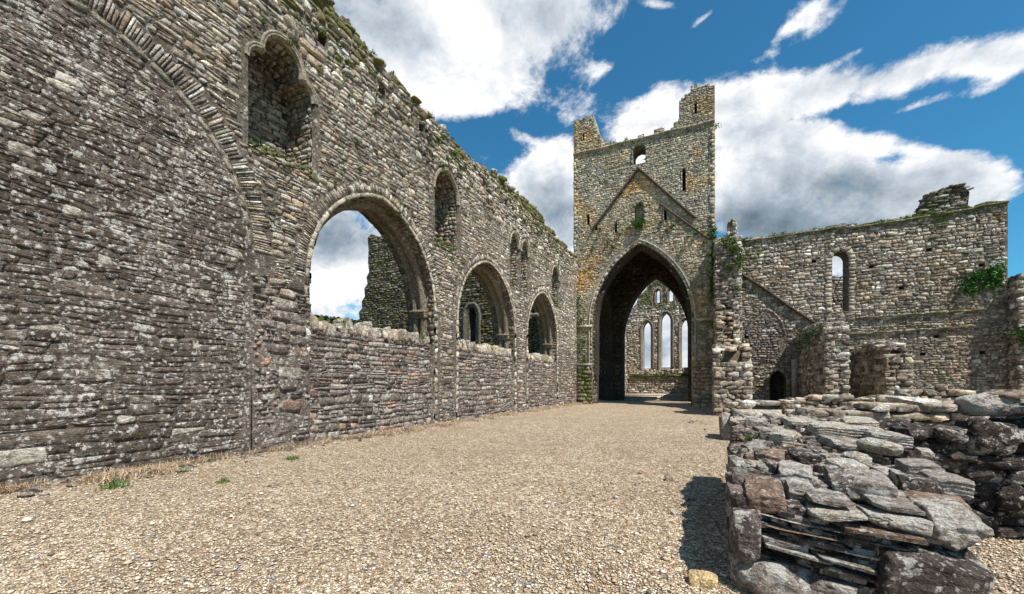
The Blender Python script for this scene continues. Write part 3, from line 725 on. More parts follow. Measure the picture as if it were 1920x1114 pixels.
sk = MB(); stones(sk, q, fr00, .013, .0, 143, style0, n=(7, 5), dvar=.95, rnd=(.02, .16), jit=1.6, sink=.012); s = sk.build('masonry', M['blocked'], blk); s.location = (0, 0, 0)
am = MB(); p0 = arch_pts(*ARCH[0], 20)
stones(am, ring_quads(p0, -.05, .07, .45, rr_), frN, .035, .01, 150, lambda u, v, r: np.stack([r.uniform(.2, .9, len(u)), r.uniform(.2, .7, len(u)), r.random(len(u)), r.random(len(u)) * .3], 1), n=(5, 3), dvar=.3)
am.build('arch_rim', M['dress'], nave)
vm = MB(); stones(vm, ring_quads(p0, .08, .52, .055, rr_, .14), frN, .028, .012, 151, styleN, n=(3, 4), dvar=.9); vm.build('voussoir', M['nave'], nave)
# ragged patch between arch 0 and pier, slight pilaster of bigger blocks at the foot
pm = MB(); slab(pm, [(5.9, -.2), (7.39, -.2), (7.39, 3.35), (5.9, 3.35)], [], frN, .05, -.05, (.3, .3, .3, 0), back=False); q = courses(5.9, 7.38, -.1, 4.2, lambda v: .26, lambda v: .5, 155, .12, .1); q = fit(q, [(5.9, -.2), (7.38, -.2), (7.38, 4.2), (5.9, 4.2)], [], courses(5.9, 7.38, -.1, 4.2, lambda v: .09, lambda v: .15, 156, .2, 0))
stones(pm, q, frN, .075, .010, 157, styleI, n=(6, 5), dvar=.3, rnd=(.02, .12)); pm.build('pier_blocks', M['nave_low'], nave)
# clerestory windows: reveal stones, moulded frame, blocked back and sloping sill
for wi, w in enumerate(WIN):
    a, b, z0, z1 = w['a'], w['b'], w['z0'], w['z1']; dep = 1.08
    bk = MB(); o_ = [(a - .1, z0 - .3), (b + .1, z0 - .3), (b + .1, z1 + .1), (a - .1, z1 + .1)]
    frb = lambda u, v, d: frN(u, v, np.asarray(d) - dep)
    slab(bk, o_, [], frb, 0, -.15, (.3, .3, .3, 0))
    win = bk.build('blocked_window', M['nave_core'], nave)
    q = fit(courses(a, b, z0 - .2, z1, lambda v: .11, lambda v: .3, 160 + wi), o_, []); s_ = MB(); stones(s_, q, frb, .035, .01, 165 + wi, styleN, n=(4, 4)); s_.build('back_wall', M['nave'], win).location = (0, 0, 0)
    # sill: slope from the front edge up to the back
    sl = MB(); N_ = 14; uu = np.linspace(a - .02, b + .02, N_ + 1); V = []
    prof = [(.04, z0 - .02), (-.3, z0 + .10), (-.6, z0 + .25), (-dep, z0 + .55)]
    for (d, z) in prof:
        V.append(frN(uu, np.full(N_ + 1, z) + .05 * (n1d(uu * 4, wi + int(d * 9)) - .5), np.full(N_ + 1, d)))
    V = np.concatenate(V); qq = [(i + k * (N_ + 1), i + 1 + k * (N_ + 1), i + 1 + (k + 1) * (N_ + 1), i + (k + 1) * (N_ + 1)) for k in range(3) for i in range(N_)]
    sl.add(V, q=qq, c=(.5, .5, .5, .75))
    n_ = 60; uu = rng.uniform(a, b, n_); dd2 = rng.uniform(0, dep, n_); zz = z0 + .5 * dd2 / dep - .03
    rocks(sl, frN(uu, zz, -dd2), rng.uniform(.06, .14, (n_, 3)) * (1, 1, .5), rng.normal(0, .25, (n_, 3)), n=3, seed=170 + wi, col=np.stack([rng.random(n_), rng.random(n_), rng.random(n_), rng.uniform(0, .9, n_)], 1))
    sl.build('sill', M['nave'], win).location = (0, 0, 0)
    for pi, p in enumerate(w['poly']):
        rv = MB(); soffit(rv, p, frN, -.12, -dep + .02, 180 + wi * 3 + pi, lambda u, v, r: np.stack([r.uniform(.1, .9, len(u)), r.uniform(.1, .7, len(u)), r.random(len(u)), r.uniform(0, .2, len(u))], 1), (.14, .24), .03)
        rv.build('reveal', M['nave'], win).location = (0, 0, 0)
        fm = MB(); pp = resample([x for x in p if x[1] > z1 - 1.3], .07); sweep(fm, pp, frN, [(.085, -.01), (.08, .03), (.05, .045), (.025, .03), (.02, .01), (.015, .03), (-.01, .035), (-.03, .015), (-.03, -.02), (-.055, -.03), (-.055, -.12), (.0, -.13)], (.5, .6, .5, .05))
        fo = fm.build('window_frame', M['dress'], win); fo.location = (0, 0, 0)
    if w['kind'] != 'trefoil':
        for p in w['poly']:
            pth = [x for x in p if x[1] > z1 - 1.1]; vm = MB(); stones(vm, ring_quads(pth, .14, .38, .075, rr_, .05), frN, .04, .01, 190 + wi, styleN, n=(3, 4)); vm.build('voussoir', M['nave'], win).location = (0, 0, 0)
# ragged top stones
tp = MB(); n_ = 620; yy = rng.uniform(-8, Y1 - .1, n_); zt = np.interp(yy, [p[0] for p in topline], [p[1] for p in topline])
cen = np.stack([WX - rng.uniform(-.02, 1.2, n_), yy, zt + rng.uniform(-.12, .08, n_)], 1); sz = np.stack([rng.uniform(.1, .22, n_), rng.uniform(.1, .26, n_), rng.uniform(.05, .13, n_)], 1)
rocks(tp, cen, sz, rng.normal(0, .2, (n_, 3)), n=3, rough=.15, seed=200, col=np.stack([rng.random(n_), rng.random(n_), rng.random(n_), rng.uniform(.1, .9, n_)], 1))
tp.build('wall_top_stones', M['nave'], nave)

# ================================================================== TOWER
TX0, TX1, TY0, TY1 = -9.46, .68, 32.0, 42.0
tower = thing('church_tower', (-4.4, 37, 0), 'tall square ruined crossing tower with a great pointed arch and broken battlements', 'tower')
def frT(u, v, d): return np.stack([np.asarray(u) + 0 * np.asarray(d), TY0 - np.asarray(d), np.asarray(v) + 0 * np.asarray(d)], -1)
def onT(px, py, Y=TY0): r_ = ray(px, py); t = Y / r_[1]; return (r_[0] * t, EYE + r_[2] * t)
sil = [(1072, 228), (1107, 217), (1113, 224), (1115, 240), (1120, 252), (1126, 258), (1129, 266), (1140, 267), (1148, 270), (1160, 270), (1172, 264), (1185, 262), (1196, 254), (1203, 253), (1208, 259),
       (1222, 252), (1226, 243), (1240, 242), (1246, 247), (1258, 240), (1263, 231), (1272, 224), (1273, 188), (1277, 185), (1281, 184), (1283, 176), (1294, 174), (1295, 160), (1303, 157), (1307, 164), (1322, 160), (1336, 163)]
tops = [onT(px, py) for px, py in sil]; tops[0] = (TX0, tops[0][1]); tops[-1] = (TX1, tops[-1][1])
tj = []
for i in range(len(tops) - 1):
    (x0, z0), (x1, z1) = tops[i], tops[i + 1]; k = max(1, int((x1 - x0) / .3)); 
    for j in range(k):
        t = j / k; tj.append((x0 + (x1 - x0) * t, z0 + (z1 - z0) * t + (R.uniform(-.06, .06) if 0 < i else 0))); tj.append((x0 + (x1 - x0) * (t + .9 / k), tj[-1][1]))
tj.append(tops[-1])
outT = [(TX0, -.2), (TX1, -.2)] + tj[::-1]
outT = [outT[0], outT[1]] + [p for i, p in enumerate(outT[2:]) if i == 0 or p[0] < outT[2:][i - 1][0] + 1e-6]
TA = (-7.95, -.80, 6.3, 12.15); bigarch = opening(TA[0], TA[1], -.15, TA[2], TA[3], 16)
def rectw(x0, x1, z0, z1): return [(x0, z0), (x0, z1), (x1, z1), (x1, z0)]
topwin = [(-4.86, 18.1), (-4.86, 19.2), (-4.7, 19.42), (-4.42, 19.52), (-4.12, 19.42), (-3.95, 19.2), (-3.95, 18.1)]
pointwin = opening(-4.76, -4.05, 13.65, 14.65, 15.25, 5)
slits = [rectw(-1.42, -1.2, 15.45, 17.05), rectw(-8.38, -8.18, 14.15, 14.95), rectw(-7.72, -7.56, 13.6, 14.2), rectw(-6.22, -6.04, 13.2, 14.0), rectw(-2.66, -2.46, 13.55, 14.35), rectw(-8.7, -8.58, 20.9, 21.5), rectw(-.62, -.46, 20.8, 21.6)]
th = [bigarch, topwin, pointwin] + slits
mb = MB(); slab(mb, outT, th, frT, 0, -1.5, (.25, .2, .3, .05)); wall = mb.build('west_wall', M['tower'], tower)
CZ = lambda u: 19.87 + 0 * u
def styleT(u, v, r):
    n = len(u); C = np.zeros((n, 4)); C[:, 0] = r.beta(2, 2, n); o = r.random(n) < .07; C[o, 0] = .97
    C[:, 1] = r.random(n); C[:, 2] = r.random(n) * .9; C[:, 3] = .08 + .3 * (n1d(u * .5 + v * .7, 4) > .62) + .35 * (np.abs(v - 12.8) < .9) * (r.random(n) < .4) + .4 * ((u < -7.9) & (v < 8)) + .3 * ((u > -.8) & (v < 11) & (v > 5)); return np.clip(C, 0, 1)
tex = curve_offset(bigarch, .42).tolist(); tex = [(x, z) if z > 6 else (min(max(x, TA[0] - .2), TA[1] + .2), z) for x, z in tex]; tex[0] = (tex[0][0], -1); tex[-1] = (tex[-1][0], -1)
q = courses(TX0, TX1, -.1, 23.2, lambda v: .14, lambda v: .23, 300, .3, .3); f2 = courses(TX0, TX1, -.1, 23.2, lambda v: .09, lambda v: .16, 301, .3, 0)
q = fit(q, outT, [tex, topwin, pointwin] + slits, f2)
gab = [(-9.2, 5.5), (-9.2, 12.4), (-8.0, 13.65), (-4.45, 17.7), (-.75, 13.4), (.5, 12.2), (.5, 5.5)]
qc = q.mean(1); ing = inpoly(qc[:, 0], qc[:, 1], gab); q = q[~ing]
q3 = fit(courses(TX0, TX1, 5.3, 18, lambda v: .15, lambda v: .25, 305, .4, .4, 1.2), gab, [tex, topwin, pointwin] + slits, courses(TX0, TX1, 5.3, 18, lambda v: .08, lambda v: .14, 306, .4, 0))
pl_ = MB(); stones(pl_, q3, frT, .018, .004, 307, styleT, n=(4, 4), dvar=1.0, sink=.01, rnd=(.05, .25), jit=1.6); pl_.build('rendered_gable', M['plaster'], wall).location = (0, 0, 0)
sk = MB(); stones(sk, q, frT, .02, .006, 302, styleT, n=(5, 4), dvar=.8); sk.build('masonry', M['tower'], wall).location = (0, 0, 0)
am = MB(); path = arch_pts(*TA, 22)
stones(am, ring_quads([(TA[0], 2.2), (TA[0], 4)] + path + [(TA[1], 4), (TA[1], 2.2)], 0, .2, .38, rr_), frT, .05, .012, 310, styleT, n=(4, 4), dvar=.25, rnd=(0, .1))
sweep(am, resample([(TA[0], 2.4)] + path + [(TA[1], 2.4)], .3), frT, [(.29, -.02), (.28, .07), (.24, .09), (.20, .06), (.18, .0)], (.6, .6, .5, .1))
arch = am.build('tower_arch', M['tower'], wall); arch.location = (0, 0, 0)
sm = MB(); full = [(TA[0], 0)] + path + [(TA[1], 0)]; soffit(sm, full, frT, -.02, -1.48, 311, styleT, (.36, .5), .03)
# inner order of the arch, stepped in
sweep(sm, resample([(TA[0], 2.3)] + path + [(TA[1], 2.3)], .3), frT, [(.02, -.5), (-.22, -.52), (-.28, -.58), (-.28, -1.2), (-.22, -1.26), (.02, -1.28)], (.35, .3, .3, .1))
sm.build('soffit', M['shade_dark'], wall).location = (0, 0, 0)
# dressed piers with string and corbel blocks
for (x0, x1) in ((TX0 + .3, TA[0]), (TA[1], TX1 - .02)):
    for (z0_, z1_, o_b) in ((6.05, 6.22, .16), (3.05, 3.2, .12)): dm = MB(); boxm(dm, x0, x1, TY0 - o_b, TY0 + .01, z0_, z1_, (.6, .5, .5, .3)); dm.build('impost', M['tower'], wall).location = (0, 0, 0)
    dm = MB()
    q = courses(x0, x1, -.1, 3.0, lambda v: .3, lambda v: .55, 320, .06, 0); q[..., 0] = np.clip(q[..., 0], x0, x1); stones(dm, q, frT, .1, .01, 321, styleT, n=(4, 4), dvar=.2, rnd=(0, .08))
    dm.build('pier_dressing', M['tower'], wall).location = (0, 0, 0)
# string course and gable crease
cm = MB(); s_x = np.linspace(TX0, TX1, 40)
sweep(cm, [(x, 19.87 + .03 * math.sin(x * 2)) for x in s_x], frT, [(.10, -.01), (.10, .16), (.02, .16), (-.08, .06), (-.1, -.01)], (.4, .3, .3, .22)); cm.build('string_course', M['tower'], wall).location = (0, 0, 0)
gm = MB()
ap = (-4.45, 17.75)
for (x1_, z1_) in ((-8.0, 13.65), (-.55, 13.35)):
    L = [(ap[0] + (x1_ - ap[0]) * t, ap[1] + (z1_ - ap[1]) * t) for t in np.linspace(0, 1, 16)]
    if x1_ < ap[0]: L = L[::-1]
    sweep(gm, L, frT, [(.0, -.01), (.06, .22), (-.05, .24), (-.12, -.01)], (.2, .2, .3, .1))
L = [(-2.9, 14.8), (-.9, 12.9), (.5, 11.6)]; sweep(gm, resample(L, .4), frT, [(.0, -.01), (.04, .12), (-.04, .13), (-.1, -.01)], (.2, .2, .3, .15))
gm.build('gable_crease', M['dressdark'], wall).location = (0, 0, 0)
def framed(name, poly, fr, w, mat, parent, seed, depth=.05, bd=-.6, backmat=None, stylef=styleT):
    f = MB(); p = [x for x in poly]; stones(f, ring_quads(p, .0, w, .3, random.Random(seed)), fr, depth, .01, seed, stylef, n=(3, 3), dvar=.3, rnd=(0, .1))
    o = f.build(name, mat, parent); o.location = (0, 0, 0)
    return o
framed('window', topwin, frT, .16, M['dress'], wall, 330); pw = framed('window', pointwin, frT, .2, M['dress'], wall, 331)
bk = MB(); slab(bk, rectw(-4.9, -3.9, 13.5, 15.4), [], lambda u, v, d: frT(u, v, np.asarray(d) - .55), 0, -.2); q = courses(-4.8, -4.0, 13.6, 15.3, lambda v: .16, lambda v: .25, 333); stones(bk, q, lambda u, v, d: frT(u, v, np.asarray(d) - .55), .04, .01, 334, styleT, n=(3, 3)); bk.build('window_blocking', M['tower'], pw).location = (0, 0, 0)
for i, s in enumerate(slits):
    o_s = framed('slit_window', s, frT, .1, M['tower'], wall, 340 + i)
    bk = MB(); slab(bk, [(s[0][0] - .1, s[0][1] - .1), (s[2][0] + .1, s[0][1] - .1), (s[2][0] + .1, s[1][1] + .1), (s[0][0] - .1, s[1][1] + .1)], [], lambda u, v, d: frT(u, v, np.asarray(d) - 1.1), 0, -.1); bk.build('shade_backing', M['tower_core'], o_s).location = (0, 0, 0)  # added backing, only there to keep the slit dark inside
# corner quoins left and right of the tower
for x0, x1 in ((TX0, TX0 + .35), (TX1 - .35, TX1)):
    qm = MB(); q = courses(x0, x1, 3.3, 19.6, lambda v: .3, lambda v: 9, 350, .0, 0); q[..., 0] = np.clip(q[..., 0], x0, x1)
    for i in range(len(q)):
        if i % 2: 
            if x0 < -5: q[i, 1:3, 0] = x0 + .22
            else: q[i, [0, 3], 0] = x1 - .22
    stones(qm, q, frT, .075, .01, 351, styleT, n=(4, 4), dvar=.2, rnd=(0, .08))
    qm.build('quoins', M['tower'], wall).location = (0, 0, 0)
# the other three walls of the tower
def sidewall(name, fr, u0, u1, arc, seed, topz=19.9, thk=1.5, skin=True, mat_='tower'):
    o_ = [(u0, -.2), (u1, -.2)] + jag(u0, u1, topz, .5, seed, .4, .15)[::-1]; h = [opening(arc[0], arc[1], -.15, arc[2], arc[3], 12)]
    m_ = MB(); slab(m_, o_, h, fr, 0, -thk, (.4, .35, .3, .1)); w_ = m_.build(name, M['shade_dark'], tower)
    if skin:
        q = fit(courses(u0, u1, -.1, topz, lambda v: .22, lambda v: .45, seed, .3, .3), o_, h); s_ = MB(); stones(s_, q, fr, .05, .02, seed + 1, styleT, n=(3, 3)); s_.build('masonry', M[mat_], w_).location = (0, 0, 0)
    return w_
EA = (-7.15, -1.3, 6.0, 11.75)
ew = sidewall('east_wall', lambda u, v, d: np.stack([np.asarray(u) + 0 * np.asarray(d), TY1 - 1.5 - np.asarray(d), np.asarray(v) + 0 * np.asarray(d)], -1), TX0, TX1, EA, 360, mat_='shade_dark')
sidewall('south_wall', lambda u, v, d: np.stack([TX1 + np.asarray(d), np.asarray(u) + 0 * np.asarray(d), np.asarray(v) + 0 * np.asarray(d)], -1), TY0 + 1.5, TY1 - 1.5, (TY0 + 2, TY1 - 2, 5.6, 10.6), 364, 20.8)
sidewall('north_wall', lambda u, v, d: np.stack([TX0 - np.asarray(d), np.asarray(u) + 0 * np.asarray(d), np.asarray(v) + 0 * np.asarray(d)], -1), TY0 + 1.5, TY1 - 1.5, (TY0 + 2.2, TY1 - 2, 5.2, 10.2), 368, 20.8)
vm = MB(); boxm(vm, TX0 + 1.5, TX1 - 1.5, TY0 + 1.5, TY1 - 1.5, 14.9, 15.4, (.3, .2, .3, 0)); 
for xx in (-7, -5.2, -3.4, -1.6): boxm(vm, xx - .12, xx + .12, TY0 + 1.5, TY1 - 1.5, 14.6, 14.9, (.2, .2, .3, 0))
vm.build('vault', M['shade_dark'], tower)
# ================================================================== CHANCEL beyond the tower
cy = 53.5
def frC(u, v, d): return np.stack([np.asarray(u) + 0 * np.asarray(d), cy - np.asarray(d), np.asarray(v) + 0 * np.asarray(d)], -1)
def onC(px, py): r_ = ray(px, py); t = cy / r_[1]; return (r_[0] * t, EYE + r_[2] * t)
chan = thing('chancel_gable', (-4.2, cy, 0), 'far gable wall with three tall lancet windows seen through the tower arch', 'wall')
lan = []
for (x0, x1, yt, yb) in ((1206, 1220, 603, 691), (1240, 1257, 586, 689), (1278, 1293, 598, 689)):
    a_, z0 = onC(x0, yb); b_, zt = onC(x1, yt); lan.append(opening(a_, b_, z0, zt - (b_ - a_) * 1.0, zt, 7))
for (x0, x1, yt, yb) in ((1230, 1237, 542, 568), (1254, 1262, 540, 565)):
    a_, z0 = onC(x0, yb); b_, zt = onC(x1, yt); lan.append(opening(a_, b_, z0, zt - (b_ - a_) * .6, zt, 5))
gout = [(-10, -.2), (1.6, -.2), (1.6, 9.6), (.9, 10.4), (-.2, 11.2), (-1, 12.4), (-2, 13.3), (-3, 14.6), (-3.9, 15.2), (-4.8, 15.5), (-5.2, 14.9), (-5.7, 14.6), (-6.2, 14.0), (-6.6, 13.3), (-7.4, 12.6), (-7.7, 11.7), (-8.4, 11.0), (-8.9, 10.1), (-10, 9.8)]
mb = MB(); slab(mb, gout, lan, frC, 0, -1.1, (.5, .4, .5, .2)); mb.build('gable_wall', M['nave'], chan)
q = fit(courses(-10, 1.6, 0, 15.6, lambda v: .24, lambda v: .42, 400, .3, .3), gout, [curve_offset(l, .3).tolist() for l in lan], courses(-10, 1.6, 0, 15.6, lambda v: .12, lambda v: .2, 401, .3, 0))
sk = MB(); stones(sk, q, frC, .06, .02, 402, styleN, n=(4, 3)); sk.build('masonry', M['nave'], chan)
for i, l in enumerate(lan):
    f_ = MB(); wd = .38 if i < 3 else .2
    p = resample(l, .3); sweep(f_, p, frC, [(wd, -.01), (wd, .1), (wd * .6, .12), (wd * .5, .02), (.1, .0), (.06, -.25), (.0, -.3)], (.6, .5, .4, .05)); f_.build('lancet_window', M['dressdark'], chan)
sc_ = MB(); boxm(sc_, -8.5, -.2, cy - .25, cy, 2.5, 2.7, (.5, .5, .5, 1)); sc_.build('sill_ledge', M['tower'], chan)
def plainwall(name, x0, x1, y0, y1, z, label, seed, mat='nave', holes_=[], along='y', face=1, cat='wall', jaga=.4):
    t = thing(name, ((x0 + x1) / 2, (y0 + y1) / 2, 0), label, cat)
    if along == 'y':
        u0, u1 = y0, y1; xf = x1 if face > 0 else x0; thk = x1 - x0
        fr = lambda u, v, d: np.stack([xf + face * np.asarray(d), np.asarray(u) + 0 * np.asarray(d), np.asarray(v) + 0 * np.asarray(d)], -1)
    else:
        u0, u1 = x0, x1; thk = y1 - y0
        fr = lambda u, v, d: np.stack([np.asarray(u) + 0 * np.asarray(d), y0 - np.asarray(d), np.asarray(v) + 0 * np.asarray(d)], -1)
    o_ = [(u0, -.2), (u1, -.2)] + jag(u0, u1, z, jaga, seed, .35, .12)[::-1]
    m_ = MB(); slab(m_, o_, holes_, fr, 0, -thk, (.4, .35, .4, .1)); m_.build('wall_core', M['nave_core'], t)
    q = fit(courses(u0, u1, -.1, 20, lambda v: .2, lambda v: .4, seed, .3, .3), o_, [curve_offset(h, .12).tolist() for h in holes_]); s_ = MB(); stones(s_, q, fr, .05, .02, seed + 1, styleN, n=(4, 3)); s_.build('masonry', M[mat], t)
    for h in holes_:
        f_ = MB(); sweep(f_, resample(h, .2), fr, [(.2, -.01), (.2, .07), (.1, .09), (.06, .0), (0, -.2)], (.6, .5, .4, .05)); f_.build('window_frame', M['dress'], t)
    return t
plainwall('chancel_wall', -10.1, -8.9, 42.0, cy, lambda u: 9.8 - .0 * u, 'north side wall of the chancel just left inside the tower arches', 410)
plainwall('chancel_wall', .35, 1.5, 42.0, cy, lambda u: 8.0 + 0 * u, 'south side wall of the chancel hidden right of the tower arches', 414, face=-1)
# steps up into the chancel
for i, (y_, z_) in enumerate(((41.6, .14), (44.6, .28), (47.6, .42))):
    s_ = MB(); boxm(s_, -8.8, .3, y_, cy - .01, z_ - .16, z_, (.7, .9, .3, 0)); tag(s_.build('stone_step', M['dress']), ['lowest broad stone step under the far tower arch', 'middle broad stone step on the chancel floor', 'topmost broad stone step nearest the lancet windows'][i], 'step', 'broad steps of the chancel floor')
# ================================================================== NORTH TRANSEPT seen through the arches
ny = 29.0
def onP(px, py, Y): r_ = ray(px, py); t = Y / r_[1]; return (r_[0] * t, EYE + r_[2] * t)
def frX(Yp): return lambda u, v, d: np.stack([np.asarray(u) + 0 * np.asarray(d), Yp - np.asarray(d), np.asarray(v) + 0 * np.asarray(d)], -1)
nt = thing('north_transept_wall', (-18, ny, 0), 'mossy ruined transept wall seen through the open arches of the left wall', 'wall')
L_ = [onP(*p, ny) for p in ((672, 640), (670, 615), (674, 600), (673, 585), (679, 578), (678, 565), (684, 556), (683, 541), (689, 532), (687, 520), (692, 510), (690, 492), (691, 470), (689, 446), (696, 439), (712, 444))]
o_ = [(-10.55, -.2), (L_[0][0], -.2)] + L_[1:] + [(L_[-1][0] + 1, 15.3), (-18, 13.6), (-14, 12.6), (-10.55, 12.3)]
o_ = o_[::-1]
w1 = opening(-14.9 - .0, -14.2, 4.6, 7.6, 8.6, 6)
(ax, az) = onP(878, 655, ny); (bx, bz) = onP(892, 575, ny); w1 = opening(ax, bx, az, bz - .7, bz, 6)
mb = MB(); slab(mb, o_, [w1], frX(ny), 0, -1.3, (.4, .3, .4, .3)); mb.build('wall_core', M['mossy'], nt)
def styleM(u, v, r): C = styleN(u, v, r); C[:, 3] = .3 + .25 * r.random(len(u)); return C
q = fit(courses(-31.5, -10.5, 0, 17, lambda v: .2, lambda v: .4, 420, .3, .3), o_, [curve_offset(w1, .3).tolist()]); s_ = MB(); stones(s_, q, frX(ny), .06, .02, 421, styleM, n=(4, 3)); s_.build('masonry', M['mossy'], nt)
f_ = MB(); sweep(f_, resample(w1, .2), frX(ny), [(.5, -.01), (.5, .12), (.3, .14), (.25, .04), (.08, .03), (.0, -.2)], (.6, .6, .4, .05)); f_.build('window_frame', M['mossy'], nt)
# ================================================================== SOUTH TRANSEPT WALL (right)
TYW = 32.5
frS = frX(TYW)
tr = thing('transept_wall', (9, TYW, 0), 'long ruined transept wall beside the tower with a round-headed window and blocked arch', 'wall')
X1S = 15.35
pts = [(1390, 450), (1420, 447), (1450, 443), (1490, 437), (1510, 433), (1545, 430), (1550, 426), (1585, 424), (1600, 425), (1640, 419), (1700, 410), (1722, 406), (1755, 401), (1800, 393), (1830, 388), (1845, 382), (1870, 380), (1891, 376)]
tz = [onP(*p, TYW) for p in pts]; tz[-1] = (X1S, tz[-1][1])
tz2 = []
for i in range(len(tz) - 1):
    (x0, z0), (x1, z1) = tz[i], tz[i + 1]; k = max(1, int((x1 - x0) / .35))
    for j in range(k): t = j / k; z = z0 + (z1 - z0) * t + R.uniform(-.05, .07); tz2 += [(x0 + (x1 - x0) * t, z), (x0 + (x1 - x0) * (t + .93 / k), z)]
tz2.append(tz[-1])
outS = [(.9, -.2), (X1S, -.2)] + tz2[::-1] + [(.9, 11.6)]
sw = opening(7.42, 8.25, 6.2, 9.55, 10.05, 8)
door = opening(4.02, 4.95, -.15, 1.85, 2.5, 7)
ba = opening(2.75, 4.75, 2.9, 4.9, 6.6, 9)
sput = []
for (px, py) in ((1526, 490), (1440, 675), (1634, 500), (1742, 468), (1756, 631), (1842, 661), (1730, 664), (1400, 632), (1640, 690), (1690, 540), (1841, 497)):
    x, z = onP(px, py, TYW); sput.append([(x - .13, z - .1), (x + .13, z - .1), (x + .13, z + .1), (x - .13, z + .09)])
mb = MB(); slab(mb, outS, [sw, door] + sput, frS, 0, -1.2, (.25, .2, .4, .1))
for p_ in sput: p_ = np.array(p_); boxm(mb, p_[:, 0].min() - .1, p_[:, 0].max() + .1, TYW + .5, TYW + .7, p_[:, 1].min() - .1, p_[:, 1].max() + .1)
mb.build('wall_core', M['trans'], tr)
def styleS(u, v, r):
    n = len(u); C = np.zeros((n, 4)); C[:, 0] = r.beta(2, 2, n) * .85; pale = r.random(n) < np.clip(.04 + .05 * (v - 4), .04, .3); C[pale, 0] = r.uniform(.94, 1, pale.sum())
    o = r.random(n) < .1; C[o, 0] = .88; C[:, 1] = r.random(n) * .9; C[:, 2] = r.random(n)
    C[:, 3] = np.clip(.05 + .35 * np.clip((v - 10) / 1.6, 0, 1) + .25 * (n1d(u * .4, 7) > .6), 0, 1); return C
q = courses(.9, X1S, -.1, 13, lambda v: .15 if v < 6.2 else .2, lambda v: .30, 500, .4, .3); f2 = courses(.9, X1S, -.1, 13, lambda v: .09, lambda v: .16, 501, .4, 0)
exs = [curve_offset(sw, .3).tolist(), curve_offset(door, .25).tolist(), curve_offset(ba, .15).tolist()] + sput
q = fit(q, outS, exs, f2); sk = MB(); stones(sk, q, frS, .026, .008, 502, styleS, n=(5, 4), dvar=.8); sk.build('masonry', M['trans'], tr)
f_ = MB(); stones(f_, ring_quads([p for p in sw], 0, .34, .24, random.Random(2), .1), frS, .06, .012, 510, lambda u, v, r: np.stack([r.uniform(.7, .95, len(u)), r.uniform(.4, 1, len(u)), r.random(len(u)), 0 * u], 1), n=(4, 3), dvar=.3, rnd=(0, .1)); f_.build('window_frame', M['dress'], tr)
plainwall('east_transept_wall', 4.5, 17, 42.0, 43.1, lambda u: 10.6 + 0 * u, 'mossy rear transept wall glimpsed through the round-headed window', 530, along='x')
f_ = MB(); stones(f_, ring_quads(door, 0, .25, .34, random.Random(3)), frS, .06, .01, 511, styleT, n=(4, 3), dvar=.3, rnd=(0, .1)); dr = f_.build('doorway', M['dress'], tr)
f_ = MB(); bkf = lambda u, v, d: frS(u, v, np.asarray(d) - 1.1); slab(f_, rectw(3.8, 5.2, -.2, 3), [], bkf, 0, -.1); f_.build('shade_backing', M['shade_dark'], dr).location = (0, 0, 0)  # added dark sheet standing in for the shade inside the doorway
f_ = MB(); q = fit(courses(2.7, 4.8, 2.9, 6.6, lambda v: .16, lambda v: .24, 515, .4, .3), ba, []); stones(f_, q, frS, .03, .02, 516, styleI, n=(4, 3)); 
stones(f_, ring_quads(arch_pts(2.75, 4.75, 4.9, 6.6, 9), .0, .2, .09, random.Random(5), .03), frS, .05, .01, 517, styleI, n=(3, 3)); f_.build('blocked_arch', M['nave_low'], tr)
f_ = MB()
for (p0, p1, w) in (((1610, 596), (1905, 577), .08), ((1590, 627), (1870, 609), .1)):
    a_, b_ = onP(*p0, TYW), onP(*p1, TYW); b_ = (min(b_[0], X1S), b_[1]); sweep(f_, [(a_[0] + (b_[0] - a_[0]) * t, a_[1] + (b_[1] - a_[1]) * t + .02 * math.sin(t * 40)) for t in np.linspace(0, 1, 30)], frS, [(w * .6, -.01), (w * .5, .14), (-w * .3, .14), (-w, -.01)], (.5, .3, .4, .5))
f_.build('string_course', M['trans'], tr)
f_ = MB(); L = [onP(*p, TYW) for p in ((1392, 516), (1425, 536), (1480, 575), (1525, 604), (1570, 628))]; sweep(f_, resample(L, .3), frS, [(.03, -.01), (.05, .2), (-.07, .2), (-.1, -.01)], (.1, .1, .3, .1)); f_.build('roof_crease', M['dressdark'], tr)
f_ = MB()  # projecting capping slabs under the grass
L = [(x, z - .1) for x, z in tz]; sweep(f_, resample(L, .5), frS, [(.06, -.01), (.06, .13), (-.04, .13), (-.06, -.01)], (.4, .3, .5, .5)); 
n_ = 150; xx = rng.uniform(1.2, X1S, n_); zz = np.interp(xx, [p[0] for p in tz], [p[1] for p in tz]); rocks(f_, np.stack([xx, TYW + rng.uniform(-.05, 1.1, n_), zz + rng.uniform(-.08, .05, n_)], 1), np.stack([rng.uniform(.12, .4, n_), rng.uniform(.1, .2, n_), rng.uniform(.03, .1, n_)], 1), rng.normal(0, .1, (n_, 3)), n=3, seed=520, col=np.stack([rng.random(n_), rng.random(n_), rng.random(n_), rng.uniform(.2, 1, n_)], 1))
f_.build('wall_top_stones', M['trans'], tr)
